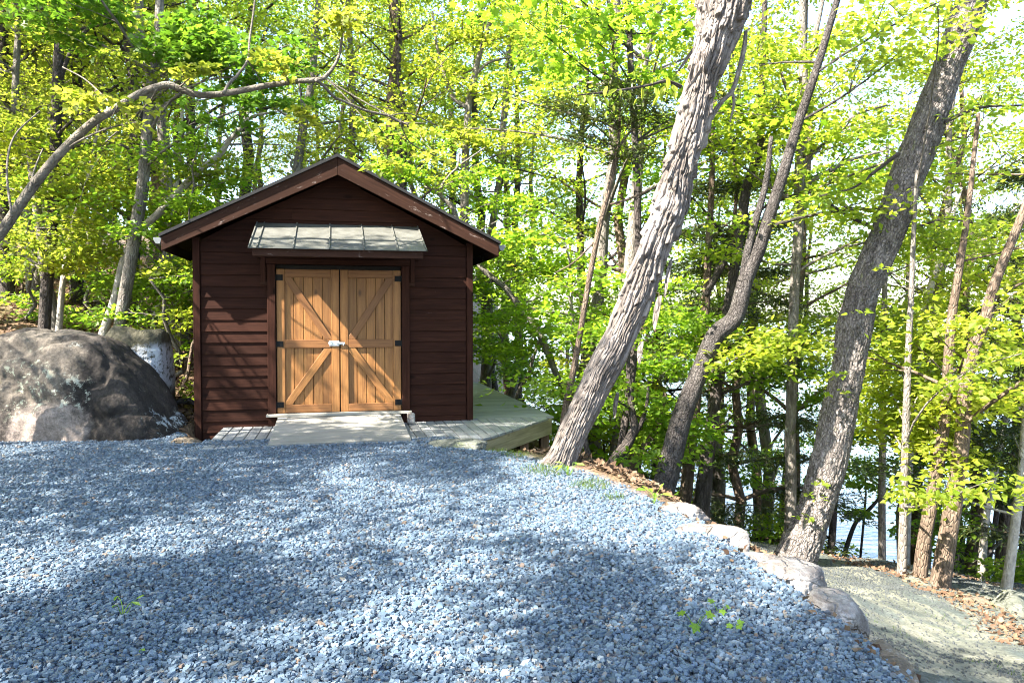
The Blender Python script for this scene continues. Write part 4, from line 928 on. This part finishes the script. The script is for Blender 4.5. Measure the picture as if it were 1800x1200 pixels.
traced('maple_tree', 'slim dark maple with big bright leaves spread across the top centre, behind the shaggy trunk', [[(1090, 800, 15), (1112, 640, 14), (1122, 450, 13), (1116, 250, 12), (1106, 60, 11), (1098, -100, 9), (1090, -300, 5)]], 11.6, M['bark_dark'], gn, [(930, 40, 10.4), (980, 20, 11.6), (1040, 70, 10.6), (1090, 10, 11), (1150, 60, 12.2), (1000, 120, 12.2), (1130, 140, 11.4), (960, -40, 10.4), (1180, 20, 12.4), (900, 10, 12)], None, 3, seed=30, tpl=STAR, size=.12, a=.6, ns=34)
# left of the shed
traced('tree', 'straight grey trunk behind the boulders, left of the shed roof', [[(206, 592, 24), (211, 575, 21), (221, 514, 21), (232, 442, 21), (244, 375, 21), (252, 319, 20), (259, 244, 18), (264, 169, 17), (270, 130, 17), (277, 90, 16), (281, 10, 14), (288, -140, 10), (292, -300, 7)]], 13.2, M['bark_grey'], mp, [(310, 60, 12.8), (345, 75, 12.6), (385, 100, 12.6), (420, 110, 12.4), (450, 140, 12.4), (370, 60, 12.6), (470, 180, 12.4)], None, 3, seed=21, size=.11, a=.5, sides=14, tpl=STAR)
traced('tree', 'pale leaning tree with bare forked top, crossing behind the straight grey trunk', [[(180, 595, 18), (185, 578, 16), (202, 525, 15), (215, 465, 14), (232, 428, 13), (252, 400, 13), (280, 374, 13), (316, 336, 13), (350, 301, 12), (385, 273, 10), (404, 246, 9), (427, 220, 8), (438, 192, 5), (443, 180, 3)], [(424, 222, 7), (445, 205, 6), (488, 196, 3)], [(400, 250, 5), (430, 234, 4), (470, 222, 2)], [(350, 300, 5), (362, 250, 4), (368, 200, 2)]], 13.8, M['bark_pale'], ol, [(330, 300, 14), (420, 300, 14)], None, 1, seed=22)
traced('tree', 'dark grey trunk behind the left end of the big boulder', [[(75, 590, 24), (78, 570, 20), (82, 510, 20), (90, 420, 20), (96, 345, 19), (98, 262, 19), (99, 200, 18), (103, 100, 16), (108, 0, 14), (112, -160, 9)], [(100, 160, 8), (125, 90, 7), (165, 40, 6), (195, 22, 3)], [(100, 60, 6), (150, 50, 5), (200, 40, 3)], [(98, 300, 7), (120, 265, 6), (160, 250, 4)]], 14.2, M['bark_dark'], ol, [(40, 320, 13.6), (150, 340, 13.6), (60, 420, 13.6), (180, 300, 13.8), (130, 440, 13.4), (50, 220, 14)], None, 5, seed=23)
traced('tree', 'thin pale stem leaning right beside the dark grey trunk', [[(102, 590, 12), (104, 570, 11), (110, 506, 10), (124, 412, 9), (139, 360, 8), (154, 311, 7), (165, 260, 5), (180, 190, 3)]], 14.8, M['bark_pale'], lm, [(150, 390, 14.4), (170, 340, 14.4), (120, 460, 14), (190, 430, 14)], None, 2, seed=24)
traced('tree', 'broad dim trunk high at the top left corner', [[(66, 575, 30), (60, 400, 29), (54, 200, 28), (49, 70, 26), (38, 0, 25), (20, -130, 18)]], 18.5, M['bark_grey'], lm, [(20, 180, 18), (90, 120, 18), (60, 300, 17.6), (10, 60, 18)], None, 6, seed=25)
traced('tree', 'dark trunk cut by the left edge of the picture', [[(14, 585, 25), (10, 400, 23), (6, 200, 21), (3, 0, 18), (0, -180, 11)]], 17, M['bark_dark'], ol, [(30, 250, 16.6), (20, 400, 16.4), (60, 150, 16.8)], None, 5, seed=26)
traced('tree', 'thin white-barked stem close to the left eave of the shed', [[(264, 605, 12), (268, 585, 10), (277, 536, 9), (287, 487, 8), (294, 435, 8), (301, 380, 8), (309, 330, 8), (315, 280, 7), (320, 200, 5), (330, 100, 3)], [(311, 320, 4), (335, 292, 4), (350, 260, 2)]], 15.2, M['bark_pale'], gn, [(310, 470, 14.8), (260, 500, 14.6), (320, 520, 14.6), (330, 260, 15), (290, 380, 15)], None, 3, seed=27)
# the long limb that arches in from the left
traced('beech_tree', 'long smooth grey bough arching in from the left edge over the roof', [[(-178, 760, 32.6), (-150, 640, 26.6), (-95, 530, 22.9), (-45, 462, 20.7), (0, 410, 18.5), (21, 381, 17.8), (52, 336, 17.0), (94, 283, 15.5), (130, 245, 14.8), (168, 213, 14.1), (206, 191, 13.3), (245, 166, 12.6), (276, 154, 12.6), (297, 150, 12.6), (322, 159, 11.1), (350, 167, 11.1), (385, 166, 10.4), (427, 159, 10.4), (472, 150, 9.6), (525, 143, 8.9), (560, 140, 8.1), (577, 130, 6.7), (595, 101, 5.2), (602, 60, 3.7), (606, 10, 2.2)],
    [(556, 141, 5.9), (570, 152, 5.2), (588, 171, 5.2), (604, 178, 4.4), (642, 194, 4.4), (683, 204, 3.7), (704, 215, 3.0), (746, 217, 2.0)], [(704, 214, 3.0), (710, 232, 2.2), (725, 254, 2.2), (767, 275, 2.0)], [(683, 204, 2.2), (720, 200, 2.2), (770, 222, 2.0)],
    [(393, 165, 5.9), (402, 148, 5.2), (418, 132, 5.2), (436, 105, 4.4), (439, 70, 3.7), (448, 0, 3.0), (450, -60, 2.0)], [(436, 108, 3.0), (448, 125, 2.2), (462, 150, 2.0)], [(206, 191, 3.7), (185, 172, 3.0), (150, 140, 2.2), (110, 118, 2.0)], [(276, 158, 3.7), (262, 180, 3.0), (225, 215, 3.0), (185, 250, 2.2)], [(52, 336, 3.7), (60, 300, 3.0), (75, 262, 2.0)], [(21, 381, 4.4), (12, 300, 3.7), (25, 240, 3.0), (70, 195, 2.2)]],
    9.2, M['bough'], ol, [(600, 40, 10, .4), (740, 230, 10, .4), (490, 110, 9.6, .35), (530, 190, 9.8, .35), (350, 120, 9.5, .3), (240, 215, 9.4, .3), (150, 170, 9.2, .3), (660, 240, 10, .35)], 10.2, 0, seed=28, sides=14)

# ------------------------------------------------------------------ background trees: a few kinds, copied
def kind_tree(name, H, r0, mat, leafmat, seed, nl=22, h0=.22, reach=2.2, ns=86, size=.096, a=.75, tpl=KITE, lean=.05, sub=3, shape=1.0, rise=(.15, .75)):
    rg = rng_(seed); root = thing(name, 'x', 'tree')
    n = 14; t = np.linspace(0, 1, n)
    P = np.stack([np.cumsum(rg.normal(0, .11, n)) + lean * H * t, np.cumsum(rg.normal(0, .11, n)), t * H - .25], 1); P[0, :2] = 0
    r = r0 * (1 - t) ** .8 + .008; r[0] *= 1.35
    b = MB(); b.tube(P, r, 9, False)
    lb = MB()
    for k in range(nl):
        h = h0 + (1 - h0) * ((k + rg.random()) / nl); i = min(n - 1, int(h * n)); p = P[i]
        an = k * 2.4 + rg.normal(0, .5); L_ = reach * (1.05 - .75 * ((h - h0) / (1 - h0)) ** shape) * rg.uniform(.65, 1.2)
        e = p + np.array([math.cos(an) * L_, math.sin(an) * L_, L_ * rg.uniform(*rise)])
        limb(b, lb, rg, p, e, max(.014, r[i] * .4), None, sub, a, ns, size, tpl)
    b.build('trunk', mat, root, True); lb.build('crown', M[leafmat], root)
    return root
K = {
    'lime': kind_tree('tree', 13, .13, M['bark_grey'], 'leaf_lime', 101, 26, .22, 2.5),
    'lime2': kind_tree('tree', 15, .17, M['bark_brown'], 'leaf_lime', 102, 24, .3, 2.6, 80),
    'lime3': kind_tree('tree', 16, .15, M['bark_grey'], 'leaf_lime', 121, 24, .42, 2.6, 84),
    'olive': kind_tree('tree', 14, .15, M['bark_dark'], 'leaf_olive', 103, 26, .26, 2.3, 74, .088),
    'olive2': kind_tree('tree', 12, .12, M['bark_grey'], 'leaf_olive', 104, 24, .15, 2.1, 74, .088),
    'green': kind_tree('maple_tree', 11, .12, M['bark_grey'], 'leaf_green', 105, 26, .12, 2.4, 90, .1),
    'green2': kind_tree('maple_tree', 14, .16, M['bark_dark'], 'leaf_green', 106, 24, .38, 2.6, 90, .1),
    'rust': kind_tree('tree', 10, .1, M['bark_grey'], 'leaf_olive', 107, 20, .2, 1.8, 45, .085),
    'shade': kind_tree('maple_tree', 11, .12, M['bark_grey'], 'leaf_green', 105, 28, .3, 2.3, 135, .125),
    'sap': kind_tree('sapling', 4.2, .035, M['bark_grey'], 'leaf_green', 108, 14, .12, 1.3, 60, .1, .5, sub=3, rise=(.0, .35)),
    'sap2': kind_tree('sapling', 3.4, .03, M['bark_brown'], 'leaf_lime', 109, 13, .1, 1.2, 55, .1, .5, sub=3, rise=(-.05, .3)),
    'shrub': kind_tree('shrub', 1.7, .02, M['bark_brown'], 'leaf_green', 110, 12, .05, .7, 45, .09, .35, sub=2, rise=(.1, .5)),
    'cedar': kind_tree('cedar_tree', 8, .1, M['bark_brown'], 'needle', 111, 40, .1, 1.5, 170, .12, .4, NEED, sub=4, rise=(-.1, .3)),
}
used = set()
def put(kind, x, y, label, cat, group, s=1.0, rz=None, dz=0):
    src = K[kind]
    if kind not in used: used.add(kind); r = src
    else:
        r = src.copy(); COL.objects.link(r)
        for ch in src.children:
            c = ch.copy(); COL.objects.link(c); c.parent = r
    rz = random.uniform(0, 6.28) if rz is None else rz
    r.location = (x, y, ground1(x, y) + dz); r.rotation_euler = (0, 0, rz); r.scale = (s, s, s * random.uniform(.92, 1.1))
    tag(r, label, cat, group); return r
random.seed(5)
def pick(*ks): return random.choice(ks)
LH = 'slender woodland tree among many on the leafy hillside left of the shed'
for k in range(48):
    y = 14.8 + (k % 16) * 1.75 + random.uniform(-.9, .9); x = -(.30 + .46 * random.random()) * y - random.uniform(0, 1.5)
    put(pick('lime', 'olive', 'olive2', 'lime2', 'olive', 'lime', 'green2'), x, y, LH, 'tree', 'trees on the hillside left of the shed', random.uniform(.85, 1.2))
LB_ = 'woodland tree among many showing above the roof and behind the deck'
for k in range(22):
    y = 19 + (k % 8) * 2.7 + random.uniform(-.8, .8); x = (-.32 + .44 * random.random()) * y
    put(pick('lime', 'lime2', 'olive', 'green', 'green2', 'olive2', 'rust', 'lime'), x, y, LB_, 'tree', 'trees behind the shed', random.uniform(.8, 1.15))
LR = 'woodland tree among many on the slope between the big trunks and the lake'
for k in range(13):
    y = 15 + (k % 8) * 1.25 + random.uniform(-.5, .5); x = (.10 + .34 * random.random()) * y
    put(pick('green2', 'lime3', 'lime2', 'lime2', 'lime3', 'green2'), x, y, LR, 'tree', 'trees on the slope to the lake', random.uniform(.85, 1.1))
LK = 'slim lakeside tree among several with thin leaves against the bright water at right'
for k in range(8):
    y = 15 + k * .9 + random.uniform(-.4, .4); x = (.5 + .24 * random.random()) * y
    put(pick('lime3', 'lime2', 'lime3'), x, y, LK, 'tree', 'trees at the lake edge', random.uniform(.8, 1.05))
US = 'low leafy sapling among several in the shade left of the shed'
for x, y in ((-6.6, 13.6), (-5.6, 13.2), (-6.0, 15.2), (-8.0, 15.8), (-10.2, 15.2), (-5.2, 15.8), (-9.4, 17.6), (-7, 17.8), (-11.6, 17.4), (-4.7, 17.4), (-12.6, 19.6), (-6.3, 19.4)):
    put(pick('sap2', 'sap', 'sap2'), x + random.uniform(-.3, .3), y, US, 'sapling', 'saplings left of the shed', random.uniform(.8, 1.1))
UB = 'leafy green sapling among several growing beyond the deck'
for x, y in ((1.9, 15.2), (.2, 18.6), (1.8, 17), (-.4, 20), (1.2, 19.5), (.4, 21.5), (-1.0, 19)):
    put(pick('sap', 'sap', 'sap2'), x, y, UB, 'sapling', 'saplings beyond the deck', random.uniform(1.0, 1.5))
UR_ = 'leafy lakeside sapling among several past the far edge of the path'
for x, y in ((5.2, 17), (9.4, 14.2), (6.6, 18), (3.8, 17.5)):
    put(pick('sap', 'sap2'), x, y, UR_, 'sapling', 'saplings past the path', random.uniform(.9, 1.3))
SH = 'small leafy shrub among several hugging the drop past the path'
for x, y in ((5.3, 13.6), (8.6, 12.9), (3.6, 14.2), (9.3, 12.8)):
    put('shrub', x, y, SH, 'shrub', 'shrubs past the path', random.uniform(.7, 1.1))
put('cedar', 4.45, 14.6, 'dark evergreen in the shade right of the upright dark trunk', 'tree', None, 1.1)
put('cedar', 10.6, 14.2, 'dark feathery evergreen cut by the right edge of the picture', 'tree', None, 1.2)
put('cedar', 3.6, 16.4, 'dim evergreen farther down the slope behind the upright dark trunk', 'tree', None, .9)
# trees standing left of and behind the camera, whose crowns throw the dappled shade
SHD = 'leafy tree standing left of the yard whose crown shades the gravel'
for kd, x, y, s, rz in (('shade', -10.55, 4.85, 1.1, .3), ('shade', -7.6, .75, .58, 1.3), ('shade', -6.35, -1.95, .86, 2.0), ('shade', -6.9, -2.9, .84, 1.0), ('green2', -12.6, 8.6, 1.0, 3.3), ('lime', -4.0, -6.0, .9, 4.0), ('olive', -14.5, 3.4, 1.0, .7)):
    put(kd, x, y, SHD, 'tree', 'trees beside the yard', s, rz)
for k_, o_ in K.items():
    if k_ not in used: print('unused kind', k_)

# ------------------------------------------------------------------ litter, undergrowth, weeds
def scatter(n, xr, yr, ok, seed, size, mat, name, label, cat, jit=.5, tpl=KITE, rise=.012, up=False):
    rg = rng_(seed); x = rg.uniform(*xr, n); y = yr[0] + (yr[1] - yr[0]) * rg.random(n) ** 1.3; q = ok(x, y, rg); x, y = x[q], y[q]; n = len(x)
    z = ground(x, y) + rise + .1 * sst(10.5, 13, y) * fbm(np.stack([x * .9, y * .9, 0 * x], 1), 4) + .07 * sst(.1, 1.5, x - edge(y)) * (y <= 13) * fbm(np.stack([x * .9, y * .9, 0 * x], 1), 4) * (1 - sst(10.5, 13, y)) + rg.uniform(0, .02, n)
    N = np.array([0, 0, 1.0]) + rg.normal(0, jit, (n, 3)); Hh = rg.normal(0, 1, (n, 3))
    if up: N = rg.normal(0, 1, (n, 3)) * np.array([1, 1, .2]); Hh = np.array([0, 0, 1.]) + rg.normal(0, .35, (n, 3))
    b = MB(); leaves(b, np.stack([x, y, z], 1), N, Hh, size * rg.uniform(.6, 1.3, n), tpl)
    return tag(b.build(name, M[mat]), label, cat, None, 'stuff')
scatter(26000, (-16, -3.8), (10.6, 24), lambda x, y, r: (x < -4.7 - .1 * (y - 11)) & (np.abs(x / y) < .8), 201, .1, 'litter', 'leaf_litter', 'brown dead leaves covering the hillside left of the shed', 'dead leaves')
scatter(14000, (-.6, 4.2), (7.5, 13), lambda x, y, r: (x - edge(y) > .35) & (x - edge(y) < np.interp(y, [6, 8, 12], [.6, 2.1, 3.4]) + r.normal(0, .15, len(x))), 202, .07, 'litter', 'leaf_litter', 'brown dead leaves below the gravel bank beside the leaning trunks', 'dead leaves')
scatter(15000, (4, 9), (6.6, 11.4), lambda x, y, r: (np.abs(x - np.interp(y, [6.6, 7.3, 8.3, 9.5, 10.2], [4.75, 4.9, 5.15, 5.3, 4.9]) + r.normal(0, .12, len(x))) < .28) | ((y > 10.4) & (np.abs(y - 10.9 + .12 * (x - 4.5) + r.normal(0, .12, len(x))) < .22) & (r.random(len(x)) < .3)), 203, .062, 'litter', 'leaf_litter', 'strip of brown dead leaves round the trunks at the path edge', 'dead leaves')
scatter(700, (1.1, 2.1), (3.6, 8.6), lambda x, y, r: np.abs(x - edge(y) - .12 + r.normal(0, .08, len(x))) < .12, 204, .05, 'litter', 'leaf_litter', 'dry brown leaf scraps caught along the rocky gravel edge', 'dead leaves')
BL = (np.array([(-.05, 0, 0), (.05, 0, 0), (.03, .6, .03), (0, 1, .12)], float), [(0, 1, 2, 3)])
def patches(cs):
    def ok(x, y, r):
        q = np.zeros(len(x), bool)
        for cx, cy, rr in cs: q |= ((x - cx) ** 2 + ((y - cy) / 1.2) ** 2 < rr * rr * r.random(len(x)))
        return q
    return ok
scatter(16000, (-.4, 1.6), (6.4, 9.6), patches([(.35, 8.0, .3), (.75, 7.3, .22), (.05, 8.9, .22), (-.2, 9.25, .15), (.9, 6.8, .12)]), 205, .05, 'grass', 'grass', 'sparse short grass sprouting in the gravel near the leaning trunk', 'grass', .5, BL, .005, True)
scatter(9000, (2.2, 8), (4.4, 10.8), patches([(3.2, 6.2, .3), (3.7, 5.6, .35), (4.2, 7.2, .3), (5.3, 8.6, .4), (6.3, 8.8, .4), (4.6, 6.3, .25), (2.6, 5.1, .2), (6.6, 9.6, .45), (3.3, 8.2, .3)]), 206, .035, 'grass', 'grass', 'thin grass tufts scattered over the sandy path', 'grass', .5, BL, .01, True)
def sprig(name, label, px, py, n, size, mat, tpl, seed, h=.09, fl=False):
    a, bq = (px - 900) / F, (600 - py) / F
    d = np.array([a, math.cos(PITCH) + bq * math.sin(PITCH), -math.sin(PITCH) + bq * math.cos(PITCH)]); t = CAMZ / -d[2]; p = d * t
    p[2] = ground1(p[0], p[1]) + .0
    r = thing(name, label, 'plant', p); rg = rng_(seed); b = MB(); st = MB()
    for k in range(n):
        an = k * 2.4 + rg.normal(0, .3); e = np.array([math.cos(an) * h * .6, math.sin(an) * h * .6, h * rg.uniform(.7, 1.1)])
        st.tube(bez((0, 0, 0), e, rg, .1, 4, .2), [.003, .0025, .002, .0015], 5, False)
        b = MB(); leaves(b, e[None], np.array([[rg.normal(0, .4), -.3 + rg.normal(0, .3), 1.]]), np.array([[math.cos(an), math.sin(an), rg.uniform(-.5, .1)]]), np.array([size * rg.uniform(.7, 1.2)]), tpl); b.build('leaf', M[mat], r)
    st.build('stem', M['weed'], r); return r
sprig('seedling', 'lime green lobed seedling in the gravel, lower left of the two', 1222, 1112, 4, .062, 'weed', STAR, 1)
sprig('seedling', 'lime green seedling in the gravel, upper right of the two near the bank', 1264, 1080, 3, .045, 'weed', STAR, 2, .06)
sprig('seedling', 'tiny pale seedling right of the two lobed ones by the bank', 1292, 1104, 3, .04, 'weed', STAR, 3, .03)
sprig('seedling', 'wispy little weed growing in the gravel at lower left', 216, 1085, 4, .05, 'weed', LONG, 4, .1)
sprig('seedling', 'single round green leaf lying low in the gravel at lower left', 243, 1150, 1, .035, 'weed', KITE, 5, .03)
def tuft(label, px, py, seed, n=70, h=.1):
    a, bq = (px - 900) / F, (600 - py) / F
    d = np.array([a, math.cos(PITCH) + bq * math.sin(PITCH), -math.sin(PITCH) + bq * math.cos(PITCH)]); p = d * (CAMZ / -d[2]); rg = rng_(seed)
    b = MB(); leaves(b, rg.normal(0, .018, (n, 3)) * np.array([1, 1, 0]), rg.normal(0, 1, (n, 3)) * np.array([1, 1, .1]), np.array([0, 0, 1.]) + rg.normal(0, .35, (n, 3)), h * rg.uniform(.5, 1.2, n), (BL[0] * np.array([.6, 1, 1]), BL[1]))
    o = b.build('grass_tuft', M['leaf_green'], None, False, 0, p); tag(o, label, 'grass tuft')
tuft('green grass tuft alone in the gravel left of the seedlings', 1135, 1098, 5)
tuft('small pale green weed tuft in the middle of the gravel', 885, 952, 6, 30, .06)
sprig('seedling', 'yellow green sprig at the foot of the shaggy trunk', 1000, 838, 7, .1, 'weed', LONG, 8, .14)
sprig('seedling', 'lime sprig at the foot of the kinked dark trunk', 1150, 886, 7, .1, 'weed', LONG, 9, .12)
rg = rng_(77)
for px, py in ((800, 1072), (905, 1120), (780, 1134), (632, 1138), (962, 1192), (1070, 880), (915, 990), (500, 1110), (1065, 1055), (1395, 1185), (872, 955), (250, 975), (220, 975), (28, 1140), (1170, 1020), (890, 1150)):
    a, bq = (px - 900) / F, (600 - py) / F
    d = np.array([a, math.cos(PITCH) + bq * math.sin(PITCH), -math.sin(PITCH) + bq * math.cos(PITCH)]); p = d * ((CAMZ - .03) / -d[2])
    b = MB(); leaves(b, np.zeros((1, 3)), np.array([[rg.normal(0, .3), rg.normal(0, .3), 1]]), rg.normal(0, 1, (1, 3)), np.array([rg.uniform(.035, .06)]), LONG if rg.random() < .5 else KITE)
    tag(b.build('fallen_leaf', M['tanleaf'], None, False, 0, p), 'small dry tan leaf lying on the blue gravel', 'leaf', 'fallen leaves on the gravel')
# fallen branches on the hillside
for i, (lst, lab) in enumerate((([(20, 545, 8), (70, 525, 6), (120, 528, 4), (180, 522, 2)], 'bare curved dead branch lying on the slope at the far left'), ([(125, 570, 6), (170, 555, 5), (215, 540, 3)], 'pale fallen stick between the dark trunk and the pale leaning tree'), ([(308, 700, 12), (345, 745, 12), (350, 768, 12)], 'short rotten log between the boulder and the shed corner'), ([(0, 470, 6), (50, 500, 5), (95, 520, 3)], 'thin grey fallen stick high on the left slope'))):
    q = pxpath(lst, 13.4 - 1.4 * (i == 2), None, 5, False)
    q[:, 2] = ground(q[:, 0], q[:, 1]) + .06 + .05 * np.abs(np.sin(np.arange(len(q)) * .5)); b = MB(); b.tube(q[:, :3], q[:, 3], 7)
    tag(b.build('fallen_branch', M['bark_pale'] if i != 2 else M['bark_dark'], None, True), lab, 'branch')
